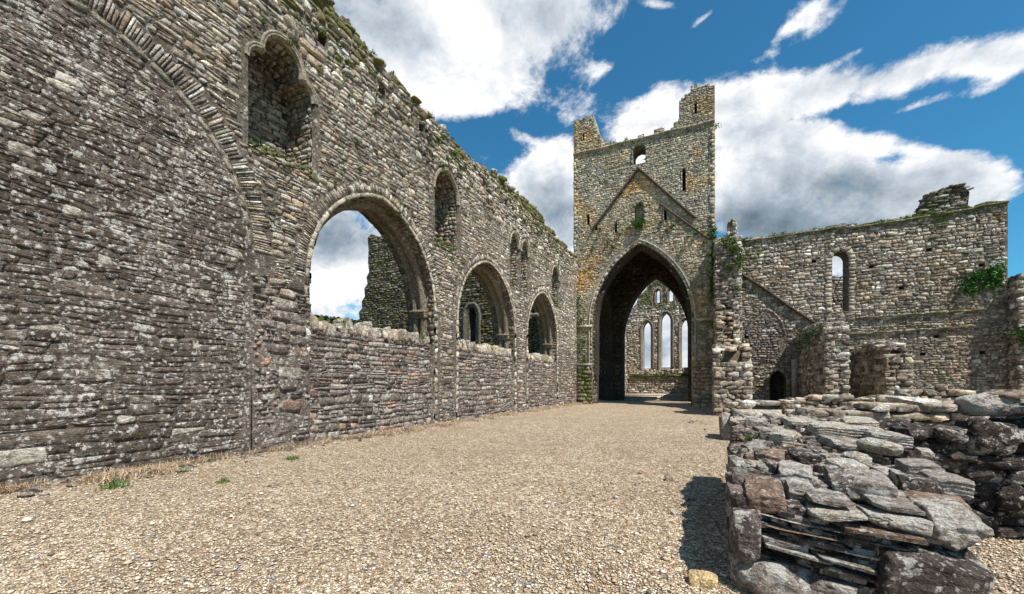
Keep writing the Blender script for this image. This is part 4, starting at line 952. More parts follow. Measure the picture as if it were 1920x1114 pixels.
# ---- generic ruined rubble wall of individual stones
def ruin(name, p0, p1, thk, hfun, label, seed, ss=(.26, .13, .18), mat='trans', cat='wall', group=None, n=4, rough=.12, mossy=.15, course=.15, sides='LRSE', taper=0, cs=None, parent=None, dark=1.0):
    """wall along p0->p1; hfun(s in 0..1)=height; thickness to the left and right; stones in rough courses"""
    p0 = np.array(p0, float); p1 = np.array(p1, float); L = np.linalg.norm(p1 - p0); t = (p1 - p0) / L; nr = np.array([-t[1], t[0]])
    r = np.random.default_rng(seed); hw = thk / 2; cen = []; sz = []; rt = []; cl = []; az_ = math.atan2(t[1], t[0])
    core = MB(); K = max(4, int(L / .3)); s = np.linspace(0, 1, K + 1); hh = np.array([hfun(x) for x in s]) - ss[1] * .9; ins = .10
    for i in range(K):
        h = min(hh[i], hh[i + 1]); 
        if h < .1: continue
        a = p0 + t * (s[i] * L + (ins if i == 0 else 0)); b = p0 + t * (s[i + 1] * L - (ins if i == K - 1 else 0)); w = hw - ins
        P = [a - nr * w, b - nr * w, b + nr * w, a + nr * w]; V = [(*p, -.1) for p in P] + [(*p, h) for p in P]
        core.add(V, q=[(4, 5, 6, 7), (0, 1, 5, 4), (1, 2, 6, 5), (2, 3, 7, 6), (3, 0, 4, 7)], c=(.3, .2, .3, 0))
    z = 0.0
    def put(pos, z, lx, hz, dp, yaw):
        cen.append((pos[0], pos[1], z)); sz.append((lx, dp, hz)); rt.append((r.normal(0, .05), r.normal(0, .05), yaw + r.normal(0, .07)))
        c = [r.random() * .85 * dark, r.random(), r.random(), np.clip(r.random() * mossy, 0, 1)]
        if r.random() < .14 * dark ** 2: c[0] = r.uniform(.93, 1)
        cl.append(c)
    while z < 14:
        h = course * r.uniform(.7, 1.5); any_ = False
        for side in (-1, 1):
            if ('L' if side > 0 else 'R') not in sides: continue
            x = r.uniform(-.1, .1)
            while x < L:
                l = ss[0] * r.uniform(.5, 1.9)
                if z + h * .4 < hfun(min(1, max(0, (x + l / 2) / L))):
                    any_ = True; dp = ss[2] * r.uniform(.8, 1.2); inset = ss[2] - .02 + r.normal(0, .018) + taper * z
                    if x + l > L: l = max(.08, L - x)
                    put(p0 + t * (x + l / 2) + nr * side * (hw - inset), z + h / 2, l / 2 * .98, h / 2 * 1.02, dp, az_)
                x += l
        for e, sgn in ((0, 1), (1, -1)):
            if ('S' if e == 0 else 'E') not in sides: continue
            x = -hw
            while x < hw - .05:
                l = min(ss[0] * r.uniform(.5, 1.8), hw - x)
                if z + h * .4 < hfun(e): any_ = True; base = p0 if e == 0 else p1; put(base + t * sgn * (ss[2] - .03 + r.normal(0, .02)) + nr * (x + l / 2), z + h / 2, l / 2 * .98, h / 2 * 1.02, ss[2], az_ + math.pi / 2)
                x += l
        z += h
        if not any_: break
    # top stones
    na = int(L * thk / (ss[0] * ss[2] * 1.6)) + 2
    for k in range(na):
        u = r.random(); v = r.uniform(-1, 1) * (hw - .1); put(p0 + t * u * L + nr * v, hfun(u) - course * .25 + r.normal(0, .03), ss[0] * r.uniform(.3, .75), course * r.uniform(.3, .6), ss[2] * r.uniform(.6, 1.2), r.uniform(0, 3.1))
    sz = (np.array(sz) * (1.05, 1.0, 1.04)).tolist(); st = MB(); rocks(st, cen, sz, rt, n=n + 1, p=16, rough=rough * .8, cuts=9, seed=seed, col=cl, cutr=(.85, 1.35))
    m_ = (p0 + p1) / 2
    if parent is None:
        t_ = thing(name, (m_[0], m_[1], 0), label, cat, group); core.build('wall_core', M['soil'], t_); st.build('masonry', M[mat], t_); return t_
    core.build('wall_core', M['soil'], parent); st.build('masonry', M[mat], parent); return parent
def prof(*kv):
    xs = [k for k, v in kv]; vs = [v for k, v in kv]; return lambda s: float(np.interp(s, xs, vs))
# standing end of the south arcade against the tower, with its stepped foot
ar = ruin('arcade_stub', (1.42, 30.3), (1.42, 31.9), 1.55, prof((0, 10.6), (.25, 11.1), (.5, 11.35), (1, 11.5)), 'tall narrow sunlit stub of broken arcade wall standing against the right tower corner', 600, (.34, .12, .2), mossy=.25, course=.17, rough=.16, sides='LRS')
f_ = MB(); n_ = 60; zz = rng.uniform(3, 10.8, n_); rocks(f_, np.stack([rng.uniform(.8, 2.1, n_), 30.35 - rng.uniform(-.05, .12, n_), zz], 1), np.stack([rng.uniform(.1, .26, n_), rng.uniform(.1, .22, n_), rng.uniform(.05, .1, n_)], 1), rng.normal(0, .15, (n_, 3)), n=4, rough=.2, seed=601)
f_.build('broken_facing', M['trans'], ar)
f_ = MB(); # fragment of dressed arch springing
for i, (dx, w_) in enumerate(((0, .1), (.24, .1), (.48, .1))): boxm(f_, .72 + dx, .72 + dx + w_ * 2, 30.0, 30.5, 4.3, 4.95, (.9, .9, .3, 0))
boxm(f_, .66, 1.55, 29.95, 30.5, 4.1, 4.28, (.8, .8, .3, 0)); f_.build('springer', M['dress'], ar)
ruin('arcade_pier', (1.28, 23.2), (1.28, 24.9), 1.7, prof((0, 2.55), (.35, 2.7), (.36, 3.4), (1, 3.6)), 'squat broken pier of pale stones at the foot of the tower corner', 610, (.36, .13, .2), mossy=.12, course=.2, rough=.13, mat='trans')
ruin('arcade_wall', (1.35, 25.0), (1.35, 30.2), 1.3, prof((0, 3.6), (.3, 3.0), (.6, 3.6), (.8, 5.2), (1, 7)), 'broken length of arcade wall between the squat pier and the tower', 615, (.36, .13, .2), mossy=.15, course=.2, sides='LR', n=3)
# thin pillar behind the stub
x, z = onP(1372, 440, 36.0); x2, z2 = onP(1372, 413, 36.0)
ruin('pillar', (x, 36.0), (x + .1, 36.5), .62, prof((0, z2), (1, z2 - .15)), 'thin weathered pillar stump standing behind the wall beside the tower', 620, (.25, .12, .15), course=.22, cat='pillar', mossy=.1)
# ruined mass above and behind the right wall
f_ = [onP(*p, 34.4) for p in ((1728, 402), (1741, 366), (1760, 358), (1782, 350), (1806, 347), (1818, 360), (1815, 385), (1830, 392))]
t_ = thing('chimney_stack', (15.5, 34.8, 0), 'broken stone stack rising above the right end of the transept wall', 'ruin')
mb = MB(); op = f_ + [(f_[-1][0], 6.0), (f_[0][0], 6.0)]; slab(mb, op[::-1], [], frX(34.4), 0, -1.2, (.4, .3, .4, .2)); mb.build('wall_core', M['nave_core'], t_)
mb = MB(); stones(mb, fit(courses(f_[0][0], 16, 10, 15, lambda v: .16, lambda v: .4, 630, .4, .3), op, []), frX(34.4), .08, .015, 631, styleS, n=(4, 3)); n_ = 70
uu = rng.random(n_) * (len(f_) - 1); pp = np.array(f_); ii = uu.astype(int); fr_ = (uu - ii)[:, None]; pe = pp[ii] * (1 - fr_) + pp[np.minimum(ii + 1, len(f_) - 1)] * fr_
rocks(mb, np.stack([pe[:, 0], rng.uniform(34.3, 35.5, n_), pe[:, 1]], 1), np.stack([rng.uniform(.1, .3, n_), rng.uniform(.1, .2, n_), rng.uniform(.04, .1, n_)], 1), rng.normal(0, .2, (n_, 3)), n=3, seed=632, rough=.2); mb.build('masonry', M['trans'], t_)
# buttress at the right end, stepping down
ruin('corner_buttress', (15.4, 32.6), (18.2, 32.6), 1.9, prof((0, 7.6), (.2, 7.3), (.28, 6.9), (.5, 5.6), (.8, 5.0), (1, 4.4)), 'lower broken buttress where the transept wall ends, grown with dark ivy', 640, (.36, .13, .2), course=.2, mossy=.3, n=3)
# short cross walls running towards the viewer from the transept
ruin('chapel_wall', (6.0, 25.4), (6.0, 32.4), .95, prof((0, 4.35), (.1, 4.7), (.4, 4.9), (1, 5.0)), 'ivy-capped rubble wall with a bright broken end projecting from the transept wall', 650, (.3, .12, .18), course=.16, mossy=.12, rough=.16, sides='LRS')
ruin('chapel_wall', (9.1, 27.6), (9.1, 32.4), 1.1, prof((0, 2.8), (.08, 3.4), (.3, 3.7), (.6, 4.0), (1, 3.6)), 'lower stepped stub of rubble wall next to the ivy-capped one', 655, (.42, .14, .2), course=.22, mossy=.12, rough=.18, sides='LRS')
f_ = MB(); boxm(f_, 5.2, 5.5, 31.9, 32.3, 0, 3.2, (.8, .8, .3, 0)); tag(f_.build('door_post', M['dress']), 'pale upright stone post beside the small dark doorway', 'post')
# rubble walls in the aisle, tops just under eye level
ruin('aisle_wall', (3.0, 20.5), (12.5, 20.5), 1.0, prof((0, .9), (.15, 1.1), (.3, 1.0), (.5, 1.45), (.62, 1.2), (.8, 1.4), (1, 1.6)), 'long low rubble wall in the middle distance below the transept', 660, (.36, .13, .22), course=.17, mossy=.1, n=3)
ruin('aisle_wall', (1.9, 11.2), (9.5, 12.2), .9, prof((0, 1.0), (.2, 1.12), (.35, 1.2), (.5, 1.33), (.65, 1.3), (.8, 1.5), (1, 1.55)), 'low tumbled rubble wall behind the cross wall of boulders', 665, (.38, .12, .22), course=.16, mossy=.08, rough=.17)
# square pier base with slab
pb = thing('pier_base', (1.2, 13.8, 0), 'square pier base of dressed blocks with a flat slab, left of the low rubble', 'pier base')
f_ = MB(); rocks(f_, [(.62, 13.5, .36), (.62, 14.2, .30), (1.2, 13.55, .28), (1.7, 13.6, .3), (1.5, 14.2, .3)], [(.17, .30, .42), (.2, .35, .32), (.4, .28, .3), (.3, .3, .3), (.5, .3, .3)], np.zeros((5, 3)), n=8, p=14, rough=.04, cuts=2, seed=670, col=[(.6, .6, .6, .1)] * 5); f_.build('base_block', M['fore'], pb)
f_ = MB(); rocks(f_, [(1.38, 13.4, .72)], [(.62, .42, .16)], [(0, 0, .02)], n=8, p=16, rough=.03, cuts=1, seed=671, col=[(.75, .9, .4, .1)]); f_.build('slab', M['fore'], pb)
def loose(name, c, s, rot, label, col, seed, cat='stone', mat='fore', n=10, rough=.1, p=3.5, cuts=6, layers=0, cutr=(.72, 1.15)):
    f = MB(); rocks(f, [(0, 0, 0)], [s], [rot], n=n, p=p, rough=rough, cuts=cuts, seed=seed, col=[col], layers=layers, cutr=cutr); o = f.build(name, M[mat], None, True if p < 3 else False); o.location = c
    return tag(o, label, cat, 'loose stones lying on the ruins and gravel')
def gpos(px, py, Y=None, z=0):
    r_ = ray(px, py); t = (Y / r_[1]) if Y else (z - EYE) / r_[2]; return np.array([r_[0] * t, r_[1] * t, EYE + r_[2] * t])
c = gpos(1402, 757, 13.5); loose('loose_stone', c + (0, 0, .0), (.2, .15, .11), (0, 0, .3), 'pale rounded boulder resting on the pier base slab', (1, .9, .2, 0), 681, p=2.4, cuts=2)
c = gpos(1436, 755, 13.6); loose('loose_stone', c + (0, 0, -.01), (.36, .16, .08), (0, .03, .1), 'flat grey stone beside the pale boulder on the pier base', (.6, .8, .6, 0), 682)
c = gpos(1374, 757, 13.6); loose('loose_stone', c + (0, 0, -.02), (.17, .15, .07), (0, -.05, .5), 'small slab left of the pale boulder on the pier base', (.8, .8, .6, 0), 683)

# ================================================================== FOREGROUND STUB
fs = thing('foreground_stub', (.9, 4.8, 0), 'big broken wall end of dark and pale stones casting a shadow on the gravel', 'wall')
SL = lambda Y: np.interp(Y, [3.6, 3.78, 6.3, 7.3], [.56, .64, 1.2, 1.1])
XL = lambda Y: .058 * Y - .01
XR = lambda Y: 1.46 + .12 * (Y - 3.4)
# core
core = MB(); ys = np.linspace(3.76, 7.2, 16)
for i in range(15):
    y0, y1 = ys[i], ys[i + 1]; P = [(XL(y0) + .1, y0), (XR(y0) - .14, y0), (XR(y1) - .14, y1), (XL(y1) + .1, y1)]; h0, h1 = SL(y0) - .11, SL(y1) - .11
    core.add([(*p, -.1) for p in P] + [(*P[0], h0), (*P[1], h0 - .1), (*P[2], h1 - .1), (*P[3], h1)], q=[(4, 5, 6, 7), (0, 1, 5, 4), (1, 2, 6, 5), (2, 3, 7, 6), (3, 0, 4, 7)], c=(.3, .2, .3, 0))
core.build('wall_core', M['soil'], fs)
cen, sz, rt, cl, ly = [], [], [], [], []
def add(c, s, rot=(0, 0, 0), col=(.5, .5, .5, 0), l=0): cen.append(tuple(c)); sz.append(s); rt.append(rot); cl.append(col)
def hitslope(px, py):
    d = ray(px, py); t = 1.0
    for _ in range(60):
        Y = d[1] * t; f = EYE + d[2] * t - SL(max(3.6, Y)); t += f * 1.2
    return np.array([d[0] * t, d[1] * t, EYE + d[2] * t])
def facebox(x0, y0, x1, y1, Yf=3.36, dp=.2, col=(.5, .5, .5, 0), tilt=0.0, yaw=0.0):
    Yf += .34
    a = gpos(x0, y0, Yf); b = gpos(x1, y1, Yf); c = (a + b) / 2; c[1] += dp * .8
    add(c, (abs(b[0] - a[0]) / 2 * 1.03, dp, abs(a[2] - b[2]) / 2 * 1.03), (0, tilt, yaw), col)
def slopebox(x0, y0, x1, y1, hz=.06, col=(.5, .5, .5, 0), sink=.02, yaw=0, tilt=0):
    a = hitslope(x0, (y0 + y1) / 2); b = hitslope(x1, (y0 + y1) / 2); c = (a + b) / 2; n0 = hitslope((x0 + x1) / 2, y1); f0 = hitslope((x0 + x1) / 2, y0)
    add(c + (0, 0, hz - sink - .05), (abs(b[0] - a[0]) / 2 * .98, max(.06, min(.3, (f0[1] - n0[1]) / 2)), hz), (.05, tilt, yaw), col)
DK, PU, GR, PA, RD, GN = (.05, .35, .5, 0), (.35, .5, .7, 0), (.55, .6, .7, 0), (.8, .9, .8, 0), (.92, .6, .3, 0), (.7, .75, .9, .1)
# face stones, read row by row
for a in [(1372, 958, 1426, 1052, 3.30, .24, PU, .04), (1374, 1050, 1530, 1150, 3.26, .26, (.45, .7, .9, 0), .0), (1512, 1085, 1640, 1150, 3.3, .2, GR, .1),
          (1655, 1032, 1868, 1150, 3.24, .3, DK, .03), (1748, 956, 1856, 1044, 3.34, .26, (.6, .75, .8, 0), -.05),
          (1428, 972, 1582, 992, 3.34, .2, GN, .10), (1432, 990, 1588, 1010, 3.32, .2, RD, .08), (1428, 1006, 1500, 1028, 3.34, .2, GR, .14), (1434, 1026, 1560, 1050, 3.31, .22, GN, .18), (1500, 1010, 1590, 1032, 3.34, .2, PU, .12),
          (1530, 1046, 1650, 1070, 3.30, .22, GR, .14), (1560, 1030, 1662, 1048, 3.34, .2, GN, .12), (1545, 1066, 1665, 1090, 3.31, .2, PU, .16), (1425, 1042, 1520, 1058, 3.34, .2, DK, .2),
          (1584, 988, 1732, 1016, 3.30, .22, RD, .06), (1590, 1012, 1745, 1034, 3.33, .2, (.85, .4, .6, 0), .08), (1700, 1024, 1750, 1040, 3.34, .2, GR, .1),
          (1520, 956, 1624, 984, 3.32, .22, PA, .0), (1624, 962, 1672, 990, 3.36, .18, GN, .05), (1666, 968, 1745, 1006, 3.34, .2, (.75, .8, 1, .1), .04),
          (1426, 940, 1520, 972, 3.44, .2, DK, .0), (1520, 930, 1600, 955, 3.42, .2, GR, .03), (1640, 944, 1748, 966, 3.42, .2, GR, .05)]:
    facebox(a[0], a[1], a[2], a[3], a[4], a[5], a[6], a[7] if len(a) > 7 else 0)
for a in [(1398, 905, 1468, 955, .10, RD), (1473, 905, 1520, 940, .08, (.6, .6, .8, 0)), (1460, 872, 1520, 905, .08, (.5, .8, 1, 0)), (1552, 888, 1586, 934, .10, PU), (1578, 896, 1664, 940, .10, (.55, .8, .6, 0)), (1682, 896, 1748, 930, .08, DK),
          (1372, 880, 1402, 912, .06, PU), (1372, 915, 1400, 950, .06, DK), (1374, 858, 1396, 880, .05, GR), (1700, 930, 1808, 954, .06, RD), (1730, 884, 1806, 925, .07, GR), (1520, 905, 1550, 925, .06, PU), (1660, 920, 1700, 940, .05, GR),
          (1400, 838, 1470, 862, .05, RD), (1412, 842, 1450, 862, .05, DK), (1440, 806, 1490, 830, .06, PA), (1395, 828, 1432, 850, .05, GR), (1418, 796, 1452, 818, .05, GR), (1508, 785, 1638, 820, .06, PA), (1545, 815, 1625, 842, .05, GR),
          (1618, 806, 1692, 832, .06, (.6, .85, .8, 0)), (1470, 780, 1530, 800, .05, PA), (1580, 780, 1640, 800, .05, PA), (1530, 868, 1566, 885, .05, GR), (1440, 862, 1470, 885, .05, PU), (1690, 860, 1760, 884, .05, GR), (1720, 838, 1745, 850, .04, PA),
          (1480, 840, 1530, 868, .06, DK), (1640, 875, 1690, 898, .05, GN)]:
    slopebox(*a[:4], a[4], a[5], yaw=R.uniform(-.2, .2), tilt=R.uniform(-.06, .1))
rs_ = np.random.default_rng(905)
for k in range(46):
    x0 = rs_.uniform(1430, 1690); y0 = rs_.uniform(968, 1105); w_ = rs_.uniform(50, 130); h_ = rs_.uniform(9, 20)
    facebox(x0, y0, x0 + w_, y0 + h_, 3.42, .2, (rs_.choice([.3, .45, .6, .75, .9]), rs_.uniform(.3, .9), rs_.random(), 0), rs_.uniform(.04, .16))
# left side courses and right side, fill of small stones
r = np.random.default_rng(900)
z = .05
while z < 1.2:
    h = r.uniform(.07, .14)
    for side in (0, 1):
        y = 3.8
        while y < 7.2:
            l = r.uniform(.14, .45)
            if SL(y + l / 2) - (.1 if side else .03) > z + h * .5:
                xx = (XL(y) + .12) if side == 0 else (XR(y) - .15 - z * .12)
                c0 = r.choice([.1, .35, .5, .7, .9]); add((xx + r.normal(0, .015), y + l / 2, z + h / 2), (.14, l / 2 * .98, h / 2 * 1.03), (r.normal(0, .04), r.normal(0, .04), r.normal(0, .05)), (c0, r.random(), r.random(), 0))
            y += l
    z += h
for k in range(900):
    y = r.uniform(3.8, 7.15); x = r.uniform(XL(y) + .05, XR(y) - .08); s = r.uniform(.02, .08); z0 = SL(y)
    add((x, y, z0 - .075 - .08 * (x > XR(y) - .3) + r.normal(0, .015)), (s * 1.5, s, s * r.uniform(.35, .7)), tuple(r.normal(0, .2, 2)) + (r.uniform(-.6, .6),), (r.choice([.2, .4, .6, .8, .92, .98]), r.random(), r.random(), .2 * r.random()))
for k in range(120):
    x = r.uniform(.25, 1.45); z0 = r.uniform(.05, .62); s = r.uniform(.02, .05); add((x, 3.76, z0), (s * 1.8, .08, s * .6), (0, r.uniform(0, .2), 0), (r.random(), r.random() * .6, r.random(), 0))
st = MB(); rocks(st, cen, sz, rt, n=18, p=22, rough=.065, cuts=12, seed=901, col=cl, layers=.06, cutr=(.98, 1.45)); st.build('masonry', M['fore'], fs)
# loose stones on top of it and at its foot
for i, (b, s, col, lab) in enumerate([((1650, 843), (.17, .12, .075), (.72, 1, .8, 0), 'large pale rounded stone lying loose on the foreground wall end'),
        ((1588, 880), (.15, .1, .06), (.8, 1, .9, 0), 'pale grey stone lying loose below the large rounded one on the foreground wall'),
        ((1608, 866), (.1, .12, .06), (.7, .9, .7, 0), 'small tilted stone wedged between the two pale loose stones')]):
    c = hitslope(*b); loose('loose_stone', c + (0, 0, .03), s, (.1, .08, .2 * i), lab, col, 690 + i, n=14, p=2.8, rough=.09)
c = gpos(1318, 1096, z=0); loose('loose_stone', c + (0, .0, .04), (.105, .07, .05), (0, -.06, .1), 'tan block of stone lying on the gravel left of the foreground wall', (.86, 1, .2, 0), 695, n=12, p=8, cuts=6, rough=.06, mat='tan', cutr=(.85, 1.3))
for i, (b, lab) in enumerate([((1272, 1028), 'bluish slate chip on the gravel nearest the wall shadow'), ((1305, 1040), 'smaller slate chip between the bluish chip and the tan block'), ((403, 1050), 'dark slate flake lying alone on the open gravel at left')]):
    c = gpos(*b, z=0); loose('slate_chip', c + (0, 0, .008), (.035, .025, .006), (.1, .1, .5 * i), lab, (.55, .7, .1, 0), 700 + i, n=4, p=6)
# ================================================================== cross wall at right
cw = ruin('cross_wall', (1.95, 6.45), (6.2, 6.75), 1.0, prof((0, 1.08), (.3, 1.14), (.5, 1.2), (1, 1.3)), 'dark low cross wall of large boulders directly behind the big broken wall end', 710, (.30, .11, .17), mat='fore_dark', course=.14, rough=.15, mossy=.05, n=8, dark=.45)  # dark stone, its colour picks lowered further to paint the face's shade
f_ = MB()
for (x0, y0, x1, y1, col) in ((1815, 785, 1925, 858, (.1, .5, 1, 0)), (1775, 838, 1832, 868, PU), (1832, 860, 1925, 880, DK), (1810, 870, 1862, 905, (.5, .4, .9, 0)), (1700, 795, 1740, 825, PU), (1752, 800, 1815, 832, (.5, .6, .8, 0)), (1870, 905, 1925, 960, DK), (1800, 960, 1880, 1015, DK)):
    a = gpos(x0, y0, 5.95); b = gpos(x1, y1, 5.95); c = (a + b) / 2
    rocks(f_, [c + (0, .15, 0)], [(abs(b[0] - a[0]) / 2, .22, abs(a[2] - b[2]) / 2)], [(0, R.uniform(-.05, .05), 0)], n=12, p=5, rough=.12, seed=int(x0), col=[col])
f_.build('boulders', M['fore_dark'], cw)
for i, (px, py, s, lab, col) in enumerate([(1848, 760, (.24, .2, .12), 'big rounded boulder on top of the cross wall', (.4, .7, 1, 0)), (1900, 742, (.2, .18, .045), 'flat reddish slab stacked at the far right of the cross wall', (.9, .7, .4, 0)), (1712, 752, (.3, .15, .05), 'long flat pale slab tilted on top of the rubble', (1, .9, .3, 0)), (1765, 764, (.18, .14, .05), 'pale slab between the long tilted slab and the big boulder', (.85, 1, .6, 0)), (1905, 765, (.22, .2, .05), 'grey slab under the flat reddish one at the far right', (.5, .7, .4, 0))]):
    c = gpos(px, py, 6.6 if i != 2 else 7.0); loose('loose_stone', c, s, (.05, .08 if i == 2 else -.03, .3 * i), lab, col, 720 + i, n=10, p=3.5 if i == 0 else 5, rough=.12)

# ================================================================== GROUND
def sheet(name, x0, x1, y0, y1, z, nx, ny, mat, kind, zf=None):
    m_ = MB(); X, Y = np.meshgrid(np.linspace(x0, x1, nx + 1), np.linspace(y0, y1, ny + 1), indexing='ij'); Z = np.full_like(X, z) if zf is None else zf(X, Y)
    i, j = np.meshgrid(np.arange(nx), np.arange(ny), indexing='ij'); b = (i * (ny + 1) + j).ravel()
    m_.add(np.stack([X, Y, Z], -1), q=np.stack([b, b + ny + 1, b + ny + 2, b + 1], 1)); return tag(m_.build(name, M[mat], None, True), kind=kind)
sheet('grass_field', -2500, 2500, -2500, 2500, -.06, 2, 2, 'field', 'structure')
sheet('gravel_ground', -9.6, 20, -6, 60, 0, 120, 260, 'gravel', 'structure', lambda X, Y: .012 * (fbm(np.stack([X, Y, 0 * X], -1).reshape(-1, 3) * .8, 5).reshape(X.shape) - .5) * 2 + .03 * np.clip((-8.6 - X) / .5, 0, 1))
# hill and far wood to the north-east
sheet('hill', -260, -30, 10, 260, 0, 50, 50, 'field', 'structure', lambda X, Y: 22 * np.clip((-X - 45) / 120, 0, 1) ** .8 + 4 * fbm(np.stack([X, Y, 0 * X], -1).reshape(-1, 3) * .02, 8).reshape(X.shape) - 2.6)
m_ = MB(); rw = np.random.default_rng(31)
for k in range(90):
    th_ = rw.uniform(-1, 1); px = 560 + 150 * rw.random(); r_ = ray(px, 600); dist_ = rw.uniform(60, 95); t = dist_ / math.hypot(r_[0], r_[1]); x, y = r_[0] * t, r_[1] * t
    base = EYE + (720 - (590 + (px - 585) * .12)) / FPX * t
    leaves(m_, (x, y, base - 3.2), 260, (3.2, 3.2, 3.2), .35, rw)
tag(m_.build('distant_wood', M['tree']), 'dark hedge and treetops of the far hillside seen through the largest arch', 'woodland', kind='stuff')
# pebbles standing proud of the near gravel
m_ = MB(); rp = np.random.default_rng(41); ico = np.array([(0, 0, 1), (.9, 0, .3), (.28, .85, .3), (-.72, .52, .3), (-.72, -.52, .3), (.28, -.85, .3), (0, 0, -.4)]); it = np.array([(0, 1, 2), (0, 2, 3), (0, 3, 4), (0, 4, 5), (0, 5, 1), (6, 2, 1), (6, 3, 2), (6, 4, 3), (6, 5, 4), (6, 1, 5)])
NP = 130000; dist_ = 2.4 + 11 * rp.random(NP) ** 1.5; u = rp.uniform(-1.35, 1.35, NP); X = (FWD[0] + u * RGT[0]) * dist_; Y = (FWD[1] + u * RGT[1]) * dist_
ok = (X > -8.95) & (Y > 0) & ~((X > XL(Y) + .05) & (X < XR(Y) - .1) & (Y > 3.4) & (Y < 7.2)); X, Y = X[ok], Y[ok]; NP = len(X)
s = rp.lognormal(-4.78, .42, (NP, 1, 1)); v = ico[None] * s * np.concatenate([rp.uniform(.7, 1.5, (NP, 1, 2)), rp.uniform(.35, .9, (NP, 1, 1))], 2)
v = v * rp.uniform(.75, 1.25, (NP, 7, 3)); a = rp.uniform(0, 6.28, NP); ca, sa = np.cos(a)[:, None], np.sin(a)[:, None]
v = np.stack([v[..., 0] * ca - v[..., 1] * sa + X[:, None], v[..., 0] * sa + v[..., 1] * ca + Y[:, None], v[..., 2] + s[:, :, 0] * .25 + .002], -1)
cc = np.zeros((NP, 4)); cc[:, 0] = rp.beta(2.2, 1.7, NP); cc[rp.random(NP) < .04, 0] = 1
m_.add(v, t=(it[None] + (np.arange(NP) * 7)[:, None, None]).reshape(-1, 3), c=np.repeat(cc, 7, 0)); tag(m_.build('gravel_chips', M['pebble']), 'pale tan gravel chips covering the nave floor', 'gravel', kind='stuff')
m_ = MB(); rf_ = np.random.default_rng(77); n_ = 420; yy = rf_.uniform(1, 31.5, n_); xx = WX + .12 + np.abs(rf_.normal(0, .22, n_)); k2 = rf_.random(n_) < .12; xx[k2] = rf_.uniform(-.6, .1, k2.sum()); yy[k2] = rf_.uniform(3.9, 30, k2.sum())
ss_ = rf_.lognormal(-3.5, .5, (n_, 1)); rocks(m_, np.stack([xx, yy, ss_[:, 0] * .3], 1), ss_ * rf_.uniform(.6, 1.5, (n_, 3)) * (1, 1, .6), rf_.normal(0, .4, (n_, 3)), n=3, rough=.15, seed=78)
tag(m_.build('rubble', M['fore']), 'small fallen stone crumbs along the feet of the walls', 'rubble', kind='stuff')
# ================================================================== PLANTS
rg = np.random.default_rng(51)
m_ = MB()
n_ = 26000; yy = 1.0 + 31 * rg.random(n_) ** 1.7; dx = np.abs(rg.normal(0, .24, n_)); P = np.stack([WX + .02 + dx, yy, np.full(n_, .01)], 1); P = P[(n1d(yy * .9, 6) > .5) | (dx < .10 * (n1d(yy * 2.3, 7) > .45))]
blades(m_, P, 0, 0, .17, .008, rg, 1.6, (.1, .88)); 
P = np.stack([rg.uniform(-5, .3, 7000), rg.uniform(2.3, 11, 7000), np.full(7000, .005)], 1); P = P[fbm(P * (1.2, 1.2, 0) + 5, 8, 4) > .56]; blades(m_, P, 0, 0, .03, .004, rg, 1.5, (.0, .25))
P = np.stack([rg.uniform(-8.6, 0, 900), rg.uniform(2, 26, 900), np.zeros(900)], 1); P = P[n1d(P[:, 0] * 1.3 + P[:, 1] * .9, 8) > .55]; blades(m_, P, 0, 0, .04, .005, rg, 1.0, (.5, 1))
tag(m_.build('dry_grass', M['dry']), 'bleached dry grass strip along the foot of the long left wall', 'grass', kind='stuff')
def tuft(name, loc, h, sp, label, cat, group, nb=40, nl=30, mat='leaf', rad=None, ls=.03, seed=0, flower=False):
    r = np.random.default_rng(seed); m = MB()
    if nb: blades(m, (0, 0, -.02), nb, sp * .5, h, .006 * max(1, h * 4), r, .45)
    if nl: leaves(m, (0, 0, h * .25), nl, rad or (sp, sp, h * .4), ls, r)
    o = m.build(name, M[mat]); o.location = loc
    if flower:
        f = MB(); leaves(f, (0, 0, h * .8), 14, (sp * .5, sp * .5, h * .2), .02, r); f.build('flower', M['purple_flower'], None).parent = o
    return tag(o, label, cat, group)
# fringes of weeds nobody could count, along wall tops and joints
tl = np.array(topline); topz = lambda y: float(np.interp(y, tl[:, 0], tl[:, 1])); zt_ = lambda x: float(np.interp(x, [q_[0] for q_ in tz], [q_[1] for q_ in tz]))
def fringe(name, places, label, seed, h=.2, nb=14, nl=24, ls=.03, sp=.09):
    r = np.random.default_rng(seed); m = MB()
    for (x, y, z, s) in places:
        blades(m, (x, y, z - .02), nb, sp * .6 * s, h * s, .005, r, .45, (.3, 1)); leaves(m, (x, y, z + h * s * .2), int(nl * s) + 4, (sp * s, sp * s, h * .4 * s), ls, r)
    return tag(m.build(name, M['leaf']), label, 'weeds', kind='stuff')
fringe('wall_top_weeds', [(WX - R.uniform(-.02, .5), y, topz(y) + .0, R.uniform(.4, 1.5)) for y in [R.uniform(4.5, 31.5) for _ in range(150)]], 'thin weeds and grass along the ragged top of the long left wall', 60)
fringe('joint_weeds', [(WX + .05, y, z, R.uniform(.5, 1.5)) for (y, z) in [(R.uniform(6, 31), R.choice([R.uniform(9.8, 11.4)] * 5 + [R.uniform(6.5, 9.5)])) for _ in range(150)]], 'moss and weeds in the upper joints of the long left wall', 61, .07, 5, 60, .022)
fringe('transept_weeds', [(x, TYW + R.uniform(-.05, .7), zt_(x), R.uniform(.5, 1.5)) for x in [R.uniform(1.6, 15) if k % 2 else R.uniform(8, 12.5) for k in range(110)]], 'grass and weeds along the top of the right transept wall', 62, .28, 16, 40, .04, .16)
